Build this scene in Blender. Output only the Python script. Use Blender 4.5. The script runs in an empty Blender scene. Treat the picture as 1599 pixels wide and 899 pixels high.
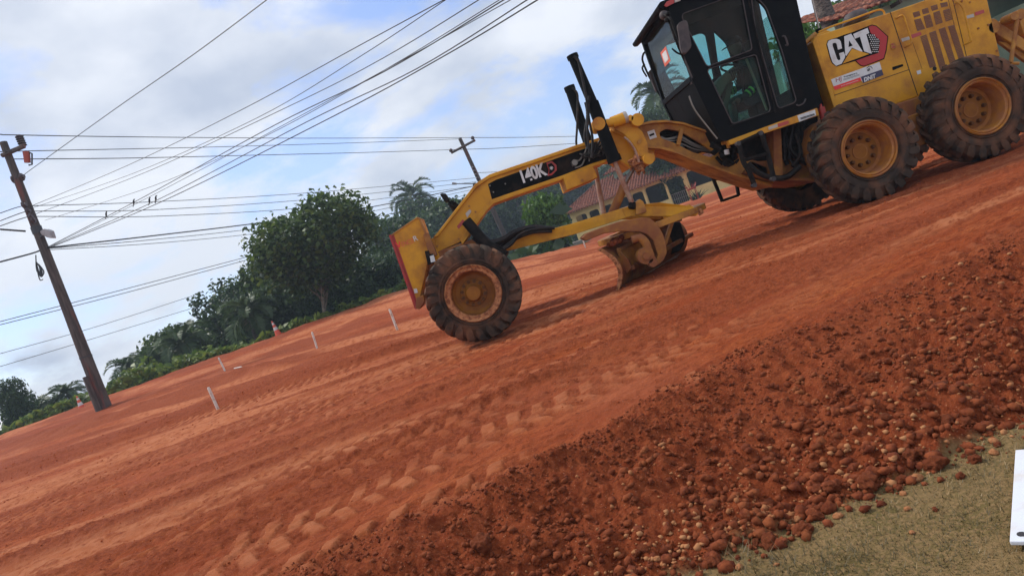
import bpy, bmesh, math, random
import numpy as np
from mathutils import Vector, Matrix, noise
random.seed(7)
rng = np.random.default_rng(11)
R = math.radians
sc = bpy.context.scene

# ------------------------------------------------------------------ camera
W0, H0, FPX = 1599.0, 899.0, 1080.0
ROLL, PITCH, CAMH = R(20.2), math.atan(65/1080.0), 1.09
cR = Vector((1, 0, 0)); cF = Vector((0, math.cos(PITCH), -math.sin(PITCH))); cD = Vector((0, -math.sin(PITCH), -math.cos(PITCH)))
cr, sr = math.cos(ROLL), math.sin(ROLL)
cam_x = cR*cr + cD*sr
cam_dn = cR*(-sr) + cD*cr
cam = bpy.data.cameras.new('camera'); camo = bpy.data.objects.new('camera', cam)
sc.collection.objects.link(camo); sc.camera = camo
m3 = Matrix((cam_x, -cam_dn, -cF)).transposed()
camo.matrix_world = Matrix.Translation((0, 0, CAMH)) @ m3.to_4x4()
cam.sensor_width = 36; cam.lens = 36*FPX/W0
cam.clip_start = 0.05; cam.clip_end = 6000

# ------------------------------------------------------------------ light
SUN_EL, SUN_AZ = R(50), R(-58)        # azimuth measured from +Y towards +X
sd = Vector((math.sin(SUN_AZ)*math.cos(SUN_EL), math.cos(SUN_AZ)*math.cos(SUN_EL), math.sin(SUN_EL)))
world = bpy.data.worlds.new('World'); sc.world = world; world.use_nodes = True
nt = world.node_tree; nt.nodes.clear()
def N(tree, t, **kw):
    n = tree.nodes.new(t)
    for k, v in kw.items():
        if k in n.inputs.keys(): n.inputs[k].default_value = v
        else: setattr(n, k, v)
    return n
wo = N(nt, 'ShaderNodeOutputWorld'); bg = N(nt, 'ShaderNodeBackground'); bg.inputs[1].default_value = 0.12
sky = N(nt, 'ShaderNodeTexSky'); sky.sky_type = 'NISHITA'; sky.sun_disc = False
sky.sun_elevation = SUN_EL; sky.sun_rotation = SUN_AZ; sky.dust_density = .5; sky.ozone_density = 1.6
tc = N(nt, 'ShaderNodeTexCoord'); sep = N(nt, 'ShaderNodeSeparateXYZ')
nt.links.new(tc.outputs['Generated'], sep.inputs[0])
def WM(op, a, b=None, c=None):
    n = nt.nodes.new('ShaderNodeMath'); n.operation = op
    for i, v in enumerate((a, b, c)):
        if v is None: continue
        if isinstance(v, (int, float)): n.inputs[i].default_value = v
        else: nt.links.new(v, n.inputs[i])
    return n.outputs[0]
zz = WM('ADD', WM('MAXIMUM', sep.outputs[2], 0.0), 0.42)
cx_, cy_ = WM('DIVIDE', sep.outputs[0], zz), WM('DIVIDE', sep.outputs[1], zz)
cmb = N(nt, 'ShaderNodeCombineXYZ'); nt.links.new(cx_, cmb.inputs[0]); nt.links.new(cy_, cmb.inputs[1])
mp = N(nt, 'ShaderNodeMapping'); mp.inputs['Location'].default_value = (2.3, 0.9, 0); mp.inputs['Rotation'].default_value = (0, 0, R(25)); mp.inputs['Scale'].default_value = (1.0, 1.1, 1)
nt.links.new(cmb.outputs[0], mp.inputs[0])
n1 = N(nt, 'ShaderNodeTexNoise'); n1.inputs['Scale'].default_value = 2.4; n1.inputs['Detail'].default_value = 9; n1.inputs['Roughness'].default_value = 0.58; n1.inputs['Distortion'].default_value = .25
nt.links.new(mp.outputs[0], n1.inputs['Vector'])
r1 = N(nt, 'ShaderNodeValToRGB'); r1.color_ramp.elements[0].position = .40; r1.color_ramp.elements[1].position = .53
r1.color_ramp.elements[0].color = (.10, .10, .10, 1); r1.color_ramp.elements[1].color = (1, 1, 1, 1)
nt.links.new(n1.outputs[0], r1.inputs[0])
n2 = N(nt, 'ShaderNodeTexNoise'); n2.inputs['Scale'].default_value = 2.2; n2.inputs['Detail'].default_value = 6; n2.inputs['Roughness'].default_value = .5
mp2 = N(nt, 'ShaderNodeMapping'); mp2.inputs['Location'].default_value = (7.3, 4.1, 2.0)
nt.links.new(cmb.outputs[0], mp2.inputs[0]); nt.links.new(mp2.outputs[0], n2.inputs['Vector'])
r2 = N(nt, 'ShaderNodeValToRGB')
e = r2.color_ramp.elements; e[0].position = .36; e[0].color = (4.3, 4.8, 5.9, 1); e[1].position = .55; e[1].color = (8.0, 8.2, 8.7, 1)
nt.links.new(n2.outputs[0], r2.inputs[0])
mx = N(nt, 'ShaderNodeMix'); mx.data_type = 'RGBA'
skt = N(nt, 'ShaderNodeMix'); skt.data_type = 'RGBA'; skt.blend_type = 'MULTIPLY'; skt.inputs[0].default_value = 1; skt.inputs[7].default_value = (1.15, 1.22, 1.55, 1)
nt.links.new(sky.outputs[0], skt.inputs[6])
nt.links.new(r1.outputs[0], mx.inputs[0]); nt.links.new(skt.outputs[2], mx.inputs[6]); nt.links.new(r2.outputs[0], mx.inputs[7])
nt.links.new(mx.outputs[2], bg.inputs[0]); nt.links.new(bg.outputs[0], wo.inputs[0])
sun = bpy.data.lights.new('sun', 'SUN'); suno = bpy.data.objects.new('sun', sun); sc.collection.objects.link(suno)
sun.energy = 3.0; sun.angle = R(6); sun.color = (1, .95, .87)
suno.rotation_euler = (-sd).to_track_quat('-Z', 'Y').to_euler()
sc.view_settings.view_transform = 'Standard'; sc.view_settings.look = 'None'
sc.view_settings.exposure = 0.12; sc.view_settings.gamma = 1; sc.view_settings.use_curve_mapping = False
sc.cycles.max_bounces = 6; sc.cycles.transparent_max_bounces = 12; sc.cycles.use_denoising = True
sc.cycles.volume_bounces = 0

# ------------------------------------------------------------------ photo pixel -> place in the world
def uv(x, y):
    dx, dy = x-W0/2, y-H0/2
    return dx*cr-dy*sr, dx*sr+dy*cr
def P(x, y, Y):
    u, v = uv(x, y)
    d = cF + cR*(u/FPX) + cD*(v/FPX)
    t = Y/d.y
    return Vector((t*d.x, Y, CAMH+t*d.z))
def Z(ox, oy, s, pts):                 # points read off an enlarged crop
    return [(ox+a/s, oy+b/s) for a, b in pts]

# ------------------------------------------------------------------ objects
WL = {}
def put(o, parent=None, loc=None):
    sc.collection.objects.link(o)
    if parent is not None:
        o.parent = parent
        o.matrix_parent_inverse = Matrix.Translation(-WL.get(parent.name, Vector()))
    if loc is not None: o.location = loc
    WL[o.name] = Vector(loc) if loc is not None else Vector()
    return o
def tag(o, label=None, cat=None, group=None, kind=None):
    if label: o['label'] = label
    if cat: o['category'] = cat
    if group: o['group'] = group
    if kind: o['kind'] = kind
    return o
def empty(name, loc=(0, 0, 0), parent=None):
    o = bpy.data.objects.new(name, None); o.empty_display_size = .2
    return put(o, parent, loc)
def copy_tree(o, parent=None):
    c = o.copy(); sc.collection.objects.link(c)
    if parent is not None: c.parent = parent; c.matrix_parent_inverse = o.matrix_parent_inverse.copy()
    for ch in [k for k in bpy.data.objects if k.parent == o]: copy_tree(ch, c)
    return c
def copy_thing(o, loc, rz=0.0, s=1.0, label=None):
    c = copy_tree(o); c.location = loc; c.rotation_euler = (0, 0, rz)
    c.scale = (s, s, s) if not isinstance(s, tuple) else s
    if label: c['label'] = label
    return c
class MB:
    def __init__(s): s.v = []; s.f = []
    def add(s, vs, fs):
        b = len(s.v); s.v += [tuple(v) for v in vs]; s.f += [tuple(b+i for i in f) for f in fs]; return s
    def box(s, a, b):
        x0, y0, z0 = a; x1, y1, z1 = b
        return s.add([(x0,y0,z0),(x1,y0,z0),(x1,y1,z0),(x0,y1,z0),(x0,y0,z1),(x1,y0,z1),(x1,y1,z1),(x0,y1,z1)],
                     [(0,3,2,1),(4,5,6,7),(0,1,5,4),(1,2,6,5),(2,3,7,6),(3,0,4,7)])
    def prism(s, near, far):           # two loops of matching points
        n = len(near)
        return s.add(list(near)+list(far), [tuple(range(n)), tuple(range(2*n-1, n-1, -1))] + [(i, n+i, n+(i+1) % n, (i+1) % n) for i in range(n)])
    def px(s, pts, y0, y1):            # outline read at depth y0, extruded straight back to y1
        near = [P(x, y, y0) for x, y in pts]
        return s.prism(near, [Vector((p.x, y1, p.z)) for p in near])
    def tube(s, pts, r, n=8, cap=True):
        pts = [Vector(p) for p in pts]; rs = r if isinstance(r, (list, tuple)) else [r]*len(pts)
        b = len(s.v); m = len(pts); ref = None
        for i, p in enumerate(pts):
            t = (pts[min(i+1, m-1)]-pts[max(i-1, 0)]).normalized()
            if ref is None:
                ref = Vector((0, 0, 1)) if abs(t.z) < .9 else Vector((1, 0, 0))
            a = (ref - t*ref.dot(t)).normalized(); ref = a; c = t.cross(a)
            for k in range(n):
                q = 2*math.pi*k/n
                s.v.append(tuple(p + (a*math.cos(q)+c*math.sin(q))*rs[i]))
        for i in range(m-1):
            for k in range(n):
                k2 = (k+1) % n
                s.f.append((b+i*n+k, b+i*n+k2, b+(i+1)*n+k2, b+(i+1)*n+k))
        if cap:
            s.f.append(tuple(b+k for k in range(n-1, -1, -1))); s.f.append(tuple(b+(m-1)*n+k for k in range(n)))
        return s
    def lathe(s, prof, c, axis='Y', n=48, closed=False):   # prof: (radius, offset along axis)
        b = len(s.v); m = len(prof); c = Vector(c)
        for k in range(n):
            q = 2*math.pi*k/n; cs, sn = math.cos(q), math.sin(q)
            for r_, h in prof:
                if axis == 'Y': s.v.append((c.x+r_*cs, c.y+h, c.z+r_*sn))
                elif axis == 'Z': s.v.append((c.x+r_*cs, c.y+r_*sn, c.z+h))
                else: s.v.append((c.x+h, c.y+r_*cs, c.z+r_*sn))
        for k in range(n):
            k2 = (k+1) % n
            for i in range(m if closed else m-1):
                j = (i+1) % m
                s.f.append((b+k*m+i, b+k*m+j, b+k2*m+j, b+k2*m+i))
        return s
    def ball(s, c, r, n=10):
        return s.lathe([(max(r*math.sin(math.pi*i/n), 1e-5), -r*math.cos(math.pi*i/n)) for i in range(n+1)], c, 'Z', n*2)
    def build(s, name, mat, parent=None, loc=None, smooth=False, bevel=0.0, local=False):
        me = bpy.data.meshes.new(name)
        if loc is not None and not local:
            L = Vector(loc); vs = [tuple(Vector(v)-L) for v in s.v]
        else: vs = s.v
        me.from_pydata(vs, [], s.f); me.validate()
        bm = bmesh.new(); bm.from_mesh(me); bmesh.ops.recalc_face_normals(bm, faces=bm.faces); bm.to_mesh(me); bm.free()
        if mat: me.materials.append(mat)
        o = bpy.data.objects.new(name, me); put(o, parent, loc)
        if smooth:
            me.polygons.foreach_set('use_smooth', [True]*len(me.polygons))
            me.set_sharp_from_angle(angle=R(38))
        if bevel:
            md = o.modifiers.new('b', 'BEVEL'); md.width = bevel; md.segments = 2; md.limit_method = 'ANGLE'; md.angle_limit = R(35); md.harden_normals = False
        return o
def curve(pts, n=6):                   # Catmull-Rom through the points
    pts = [Vector(p) for p in pts]; out = []
    for i in range(len(pts)-1):
        p0, p1, p2, p3 = pts[max(i-1, 0)], pts[i], pts[i+1], pts[min(i+2, len(pts)-1)]
        for k in range(n):
            t = k/n
            out.append(.5*((2*p1)+(p2-p0)*t+(2*p0-5*p1+4*p2-p3)*t*t+(3*p1-p0-3*p2+p3)*t**3))
    return out+[pts[-1]]
def PP(pts, Y):                        # photo points at depth(s) Y
    n = len(pts); Ys = Y if isinstance(Y, (list, tuple)) else [Y]*n
    return [P(a, b, c) for (a, b), c in zip(pts, Ys)]
def rounded(pts, r, n=4):
    out = []; m = len(pts)
    for i in range(m):
        p = Vector(pts[i]); a = Vector(pts[i-1])-p; b = Vector(pts[(i+1) % m])-p
        d = min(r, a.length*.45, b.length*.45); s_, e_ = p+a.normalized()*d, p+b.normalized()*d
        for k in range(n+1):
            t = k/n; out.append(tuple(s_*(1-t)**2+p*2*t*(1-t)+e_*t*t))
    return out
def plate(mb, outer, holes, fwd):      # outer/holes: loops of 3D points; fwd: offset of the far face
    loops = [outer]+holes; off = Vector(fwd)
    for side in (0, 1):
        bm = bmesh.new(); es = []
        for L in loops:
            vs = [bm.verts.new(Vector(p)+off*side) for p in L]
            for i in range(len(vs)): es.append(bm.edges.new((vs[i], vs[(i+1) % len(vs)])))
        bmesh.ops.triangle_fill(bm, use_beauty=True, use_dissolve=False, edges=es)
        bm.verts.ensure_lookup_table(); bm.verts.index_update()
        mb.add([v.co.copy() for v in bm.verts], [tuple(v.index for v in f.verts) for f in bm.faces]); bm.free()
    for L in loops:
        n = len(L); mb.add([Vector(p) for p in L]+[Vector(p)+off for p in L], [(i, (i+1) % n, n+(i+1) % n, n+i) for i in range(n)])
    return mb
def npmesh(name, V, F, mat, parent=None, attrs=None, smooth=False):
    me = bpy.data.meshes.new(name); V = np.asarray(V, np.float32); F = np.asarray(F, np.int32); k = F.shape[1]
    me.vertices.add(len(V)); me.vertices.foreach_set('co', V.ravel())
    me.loops.add(F.size); me.loops.foreach_set('vertex_index', F.ravel())
    me.polygons.add(len(F)); me.polygons.foreach_set('loop_start', np.arange(0, F.size, k, dtype=np.int32))
    me.polygons.foreach_set('loop_total', np.full(len(F), k, np.int32))
    if smooth: me.polygons.foreach_set('use_smooth', np.ones(len(F), bool))
    me.update(calc_edges=True)
    for an, av in (attrs or {}).items():
        at = me.attributes.new(an, 'FLOAT', 'POINT'); at.data.foreach_set('value', np.asarray(av, np.float32))
    me.materials.append(mat)
    return put(bpy.data.objects.new(name, me), parent)

# ------------------------------------------------------------------ materials
def mat(name, col, rough=.6, metal=0.0, col2=None, scale=6.0, lo=.4, hi=.6, bump=0.0, bscale=40.0, spec=.5, dirt=None, dscale=3.0, dlo=.5, dhi=.7, stretch=None, detail=6, bdist=.01, coat=0):
    m = bpy.data.materials.new(name); m.use_nodes = True; t = m.node_tree; b = t.nodes['Principled BSDF']
    b.inputs['Roughness'].default_value = rough; b.inputs['Metallic'].default_value = metal
    b.inputs['Specular IOR Level'].default_value = spec
    co = N(t, 'ShaderNodeTexCoord'); vec = co.outputs['Object']
    if stretch:
        mpn = N(t, 'ShaderNodeMapping'); mpn.inputs['Scale'].default_value = stretch; t.links.new(vec, mpn.inputs[0]); vec = mpn.outputs[0]
    src = None
    def noise_mix(prev, prevcol, c2, s, lo_, hi_, seed):
        n = N(t, 'ShaderNodeTexNoise'); n.inputs['Scale'].default_value = s; n.inputs['Detail'].default_value = detail; n.inputs['Roughness'].default_value = .6
        mm = N(t, 'ShaderNodeMapping'); mm.inputs['Location'].default_value = (seed, seed*.7, seed*1.3)
        t.links.new(vec, mm.inputs[0]); t.links.new(mm.outputs[0], n.inputs['Vector'])
        r = N(t, 'ShaderNodeMapRange'); r.inputs[1].default_value = lo_; r.inputs[2].default_value = hi_; t.links.new(n.outputs[0], r.inputs[0])
        x = N(t, 'ShaderNodeMix'); x.data_type = 'RGBA'; t.links.new(r.outputs[0], x.inputs[0])
        if prev is None: x.inputs[6].default_value = (*prevcol, 1)
        else: t.links.new(prev, x.inputs[6])
        x.inputs[7].default_value = (*c2, 1)
        return x.outputs[2], r.outputs[0]
    if col2: src, _ = noise_mix(None, col, col2, scale, lo, hi, 3.1)
    if dirt: src, df = noise_mix(src, col, dirt, dscale, dlo, dhi, 9.7)
    if src: t.links.new(src, b.inputs['Base Color'])
    else: b.inputs['Base Color'].default_value = (*col, 1)
    if dirt:
        rr = N(t, 'ShaderNodeMapRange'); rr.inputs[3].default_value = rough; rr.inputs[4].default_value = .9; t.links.new(df, rr.inputs[0]); t.links.new(rr.outputs[0], b.inputs['Roughness'])
    if bump:
        n = N(t, 'ShaderNodeTexNoise'); n.inputs['Scale'].default_value = bscale; n.inputs['Detail'].default_value = 5; t.links.new(vec, n.inputs['Vector'])
        bp = N(t, 'ShaderNodeBump'); bp.inputs['Strength'].default_value = bump; bp.inputs['Distance'].default_value = bdist
        t.links.new(n.outputs[0], bp.inputs['Height']); t.links.new(bp.outputs[0], b.inputs['Normal'])
    if coat: b.inputs['Coat Weight'].default_value = coat
    return m
DUST = (.36, .14, .065)
M = {}
M['yellow'] = mat('yellow_paint', (.68, .32, .016), .42, 0, (.59, .265, .014), 2.2, .4, .6, .06, 60, dirt=(.33, .12, .035), dscale=2.8, dlo=.46, dhi=.74, spec=.25)
M['yellow_dirty'] = mat('dusty_yellow_paint', (.50, .22, .014), .55, 0, (.36, .15, .022), 7, .4, .62, .12, 60, dirt=(.27, .095, .03), dscale=5, dlo=.45, dhi=.68)
M['yellow_brown'] = mat('mud_caked_yellow_paint', (.40, .165, .014), .65, 0, (.26, .09, .022), 6, .38, .6, .2, 50, dirt=(.24, .08, .028), dscale=4, dlo=.42, dhi=.62)
M['rim'] = mat('rim_paint', (.46, .19, .022), .45, 0, (.36, .13, .026), 9, .4, .6, .12, 70, dirt=(.36, .14, .05), dscale=7, dlo=.46, dhi=.62)
M['rust_rim'] = mat('dusty_rim_paint', (.36, .13, .045), .7, 0, (.48, .20, .07), 14, .4, .6, .25, 60, dirt=(.20, .06, .02), dscale=22, dlo=.48, dhi=.58)
M['rubber'] = mat('tyre_rubber', (.036, .028, .022), .85, 0, (.068, .048, .035), 5, .38, .62, .4, 90, dirt=(.20, .088, .045), dscale=3.4, dlo=.44, dhi=.70, spec=.12)
M['black'] = mat('black_paint', (.0035, .0035, .004), .5, 0, (.006, .006, .006), 8, .4, .6, dirt=(.022, .014, .010), dscale=4, dlo=.58, dhi=.9, spec=.06)
M['black_matte'] = mat('black_dusty_metal', (.008, .007, .006), .6, 0, (.024, .016, .012), 12, .45, .65, .15, 60, spec=.1)
M['hose'] = mat('hose_rubber', (.012, .011, .010), .55, 0, (.05, .03, .02), 16, .48, .68, spec=.25)
M['pipe'] = mat('steel_pipe', (.20, .17, .14), .35, .7)
M['rod'] = mat('cylinder_rod', (.30, .13, .08), .4, .3, (.38, .26, .18), 12)
M['decal_black'] = mat('black_decal', (.004, .004, .004), .55, spec=.06, dirt=(.04, .025, .018), dscale=5, dlo=.5, dhi=.8)
M['white'] = mat('white_print', (.66, .65, .62), .5, dirt=(.42, .33, .26), dscale=5, dlo=.48, dhi=.85)
M['plank_white'] = mat('white_painted_wood', (.66, .68, .72), .5, 0, (.62, .58, .54), 9, .52, .7, dirt=(.42, .25, .16), dscale=6, dlo=.6, dhi=.75)
M['red'] = mat('red_print', (.42, .008, .010), .45, dirt=(.30, .06, .04), dscale=6, dlo=.5, dhi=.8)
M['redpaint'] = mat('red_stripe_paint', (.42, .02, .015), .5, 0, (.30, .03, .02), 8)
M['red_soft'] = mat('faded_red_print', (.66, .11, .05), .6)
M['red_bright'] = mat('red_lettering', (.78, .03, .02), .5)  # bright red as the print's own colour
M['navy'] = mat('navy_print', (.035, .03, .07), .5)
M['grey_refl'] = mat('grey_reflector', (.42, .36, .30), .35, .2)
M['refl_red'] = mat('red_reflector', (.40, .03, .02), .3)
M['vent'] = mat('vent_mesh', (.14, .06, .035), .7, 0, (.22, .10, .05), 160, .45, .55, .5, 160)
M['seam'] = mat('panel_gap', (.035, .018, .008), .8)
M['grey_plastic'] = mat('weathered_plastic', (.055, .045, .045), .6, 0, (.09, .07, .065), 8, spec=.2)
M['beige'] = mat('beige_trim', (.20, .17, .10), .7)
M['seatcloth'] = mat('dark_cloth', (.02, .02, .022), .85)
M['shirt'] = mat('dark_green_workwear', (.02, .05, .035), .85)
M['skin'] = mat('skin', (.20, .10, .06), .5)
M['hivis'] = mat('green_reflective_band', (.25, .72, .10), .5)
M['hair'] = mat('black_hair', (.01, .009, .008), .8)
M['wood'] = mat('weathered_pole_wood', (.045, .032, .026), .85, 0, (.10, .075, .06), 3, .4, .62, .5, 14, dirt=(.16, .045, .03), dscale=1.1, dlo=.56, dhi=.66, stretch=(4, 4, .5), bdist=.03)
M['darkmetal'] = mat('dark_metal', (.05, .045, .045), .5, .4)
M['insul'] = mat('brown_insulator', (.06, .03, .025), .3)
M['wire'] = mat('wire', (.015, .016, .018), .5)
M['lamp'] = mat('lamp_cover', (.38, .36, .35), .35, 0, (.28, .25, .24), 6)
M['cone'] = mat('orange_cone_plastic', (.72, .09, .03), .5, dirt=(.4, .15, .08), dscale=7, dlo=.5, dhi=.8)
M['stake'] = mat('white_stake', (.66, .60, .52), .7, dirt=(.42, .22, .12), dscale=14, dlo=.5, dhi=.7)
M['wall_yellow'] = mat('cream_wall', (.82, .62, .25), .85, 0, (.70, .52, .20), 1.3, .4, .62, .1, 20)
M['wall_in'] = mat('inner_wall', (.05, .04, .025), .9)  # kept near black, the veranda's indoor shade put into the wall colour
M['wall_green'] = mat('green_wall', (.26, .35, .25), .85, 0, (.18, .25, .18), 1.0, .4, .64, .1, 20)
M['tile'] = mat('clay_tile', (.22, .062, .032), .85, 0, (.08, .03, .02), 5, .38, .62, .3, 12, spec=.2, dirt=(.40, .18, .11), dscale=7, dlo=.5, dhi=.7)
M['concrete'] = mat('concrete', (.26, .23, .19), .9, 0, (.19, .16, .13), 2, .4, .6, .2, 30)
M['dark'] = mat('dark_interior', (.012, .011, .01), .9)
M['pot'] = mat('red_pot', (.34, .05, .025), .6)
M['bark'] = mat('bark', (.10, .075, .055), .9, 0, (.05, .04, .03), 4, .4, .6, .5, 18, bdist=.03)
M['bark_pale'] = mat('pale_bark', (.22, .17, .12), .9, 0, (.11, .085, .06), 4, .4, .6, .5, 18, bdist=.03)
M['palm_bark'] = mat('palm_bark', (.15, .12, .095), .9, 0, (.045, .036, .03), 9, .42, .58, .8, 22, stretch=(1, 1, 2.2), bdist=.04)
M['bird'] = mat('bird_feather', (.02, .018, .018), .7)
M['nut'] = mat('wheel_nut', (.11, .045, .015), .6, spec=.2)
M['hub'] = mat('shadowed_hub_paint', (.29, .115, .014), .6, 0, (.20, .07, .014), 5, .4, .6, .1, 50, spec=.2)  # darker than the rims: recess shadow put into the hub colour
M['blade_steel'] = mat('soil_worn_blade', (.24, .10, .018), .65, 0, (.12, .05, .025), 6, .4, .6, .2, 50, dirt=(.20, .06, .022), dscale=5, dlo=.45, dhi=.6, spec=.2)
M['clod'] = mat('red_clod', (.24, .062, .022), .95, 0, (.12, .027, .011), 22, .40, .60, .7, 55, spec=.15, dirt=(.27, .082, .028), dscale=3, dlo=.55, dhi=.72, bdist=.008)
M['stone'] = mat('pale_stone', (.40, .18, .075), .9, 0, (.30, .105, .038), 3, .38, .62, .4, 50, bdist=.005, spec=.2)
M['crumb'] = mat('soil_crumb', (.42, .10, .03), .95, 0, (.32, .065, .018), 2, .4, .6, .5, 80, spec=.1)
def glass(name, col, gloss=.12):
    m = bpy.data.materials.new(name); m.use_nodes = True; t = m.node_tree; t.nodes.clear()
    o = N(t, 'ShaderNodeOutputMaterial'); tr = N(t, 'ShaderNodeBsdfTransparent'); tr.inputs[0].default_value = (*col, 1)
    g = N(t, 'ShaderNodeBsdfGlossy'); g.inputs['Roughness'].default_value = .06; g.inputs[0].default_value = (.8, .85, .85, 1)
    fr = N(t, 'ShaderNodeFresnel'); fr.inputs[0].default_value = 1.45
    mx_ = N(t, 'ShaderNodeMixShader'); fm_ = N(t, 'ShaderNodeMath'); fm_.operation = 'MULTIPLY'; fm_.inputs[1].default_value = gloss; t.links.new(fr.outputs[0], fm_.inputs[0]); t.links.new(fm_.outputs[0], mx_.inputs[0]); t.links.new(tr.outputs[0], mx_.inputs[1]); t.links.new(g.outputs[0], mx_.inputs[2]); df = N(t, 'ShaderNodeBsdfDiffuse'); df.inputs[0].default_value = (.22, .16, .11, 1); tcn = N(t, 'ShaderNodeTexCoord'); nn = N(t, 'ShaderNodeTexNoise'); nn.inputs['Scale'].default_value = 5; nn.inputs['Detail'].default_value = 6
    t.links.new(tcn.outputs['Object'], nn.inputs['Vector']); mr_ = N(t, 'ShaderNodeMapRange'); mr_.inputs[1].default_value = .38; mr_.inputs[2].default_value = .75; mr_.inputs[3].default_value = .02; mr_.inputs[4].default_value = .14; t.links.new(nn.outputs[0], mr_.inputs[0])
    m2 = N(t, 'ShaderNodeMixShader'); t.links.new(mr_.outputs[0], m2.inputs[0]); t.links.new(mx_.outputs[0], m2.inputs[1]); t.links.new(df.outputs[0], m2.inputs[2]); t.links.new(m2.outputs[0], o.inputs[0])
    return m
M['glass'] = glass('tinted_glass', (.44, .70, .68), .3)
M['glass_teal'] = glass('windscreen_glass', (.50, .68, .66), .10)
def leafmat(name, c1, c2, c3=None, tr=.35):
    m = bpy.data.materials.new(name); m.use_nodes = True; t = m.node_tree; b = t.nodes['Principled BSDF']
    at = N(t, 'ShaderNodeAttribute'); at.attribute_name = 'rnd'
    r = N(t, 'ShaderNodeValToRGB'); el = r.color_ramp.elements; el[0].color = (*c1, 1); el[1].color = (*c2, 1)
    if c3: q = el.new(.93); q.color = (*c2, 1); el[-1].color = (*c3, 1)
    t.links.new(at.outputs['Fac'], r.inputs[0]); t.links.new(r.outputs[0], b.inputs['Base Color']); b.inputs['Roughness'].default_value = .5; b.inputs['Specular IOR Level'].default_value = .35
    tl = N(t, 'ShaderNodeBsdfTranslucent'); t.links.new(r.outputs[0], tl.inputs[0])
    ms = N(t, 'ShaderNodeMixShader'); ms.inputs[0].default_value = tr; o = t.nodes['Material Output']
    t.links.new(b.outputs[0], ms.inputs[1]); t.links.new(tl.outputs[0], ms.inputs[2]); t.links.new(ms.outputs[0], o.inputs[0])
    return m
M['leaf_dark'] = leafmat('dark_leaves', (.016, .040, .015), (.085, .14, .042))
M['leaf_mid'] = leafmat('green_leaves', (.020, .048, .012), (.125, .195, .04))
M['leaf_bright'] = leafmat('bright_leaves', (.035, .09, .012), (.14, .27, .03))
M['leaf_palm'] = leafmat('palm_leaves', (.018, .042, .016), (.10, .155, .055), (.24, .20, .10), tr=.25)
M['leaf_weed'] = leafmat('weed_leaves', (.06, .12, .018), (.24, .30, .05), (.48, .32, .06))
M['leaf_grass'] = leafmat('dry_grass', (.085, .065, .022), (.22, .155, .06), (.36, .25, .12), tr=.15)

# ------------------------------------------------------------------ ground
_T = np.random.default_rng(5).random((256, 256))
def vn(x, y, seed=0):
    x = np.asarray(x)+seed*17.31; y = np.asarray(y)+seed*9.77
    xi = np.floor(x).astype(int); yi = np.floor(y).astype(int); fx = x-xi; fy = y-yi
    fx = fx*fx*(3-2*fx); fy = fy*fy*(3-2*fy)
    a = _T[xi & 255, yi & 255]; b = _T[(xi+1) & 255, yi & 255]; c = _T[xi & 255, (yi+1) & 255]; d = _T[(xi+1) & 255, (yi+1) & 255]
    return (a*(1-fx)+b*fx)*(1-fy)+(c*(1-fx)+d*fx)*fy-.5
def fbm(x, y, o=4, seed=0, g=.5):
    s = 0; a = 1.0; f = 1.0
    for i in range(o): s = s+a*vn(x*f, y*f, seed+i*3); a *= g; f *= 2.03
    return s
def ss(t): t = np.clip(t, 0, 1); return t*t*(3-2*t)
TOPX, TOPY = [-6, -3, -1.28, -.44, 1.13, 2.76, 5, 9], [1.9, 2.55, 3.02, 3.2, 3.85, 4.05, 4.6, 5.4]
FTX, FTY = [-6, -3, -1, .27, 1.62, 3, 5, 9], [.6, 1.4, 2.05, 2.46, 2.62, 2.75, 2.9, 3.2]
def top_y(x): return np.interp(x, TOPX, TOPY)
def foot_y(x): return np.interp(x, FTX, FTY)
GRASS_Z = -.25
def G0(x, y):                          # the broad shape of the land
    x = np.asarray(x, float); y = np.asarray(y, float)
    w = ss((6-x)/10)
    z = w*.035*np.clip(y-10, 0, 40) - (1-w)*.013*np.clip(y-10, 0, 60) + .01*(4-np.clip(x, -10, 8))*ss((y-4)/4)*.6*w
    edge = 33.5+1.2*np.sin(x*.2)+ss((x-2)/8)*22
    z = z-ss((y-edge)/7)*(2.2*w+.6)
    zt, zf = top_y(x), foot_y(x)
    k = ss((y-zf)/np.maximum(zt-zf, .1))
    z = GRASS_Z+(z-GRASS_Z)*k+.05*np.sin(np.pi*np.clip((y-zf)/np.maximum(zt-zf, .1)*.85, 0, 1))*ss((x+3)/3)
    return z
def gpt(px, py):                       # photo pixel -> ground point
    Y = 8.0
    u, v = uv(px, py); d = cF+cR*(u/FPX)+cD*(v/FPX); best = None
    for yy in np.geomspace(1.5, 70, 1500):
        t = yy/d.y; z = CAMH+t*d.z
        if z <= G0(t*d.x, yy): return Vector((t*d.x, yy, z))
    return Vector((d.x/d.y*60, 60, 0))
CX, CY = 13.0, 7.6
def st(x, y):
    den = np.maximum(CX-x, 4.0)
    return np.arctan2(y-CY, den)*13, np.hypot(y-CY, den)
def track_line(pts):
    q = [gpt(*p) for p in pts]; s, t = st(np.array([p.x for p in q]), np.array([p.y for p in q])); o = np.argsort(t)
    return t[o], s[o]
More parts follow.
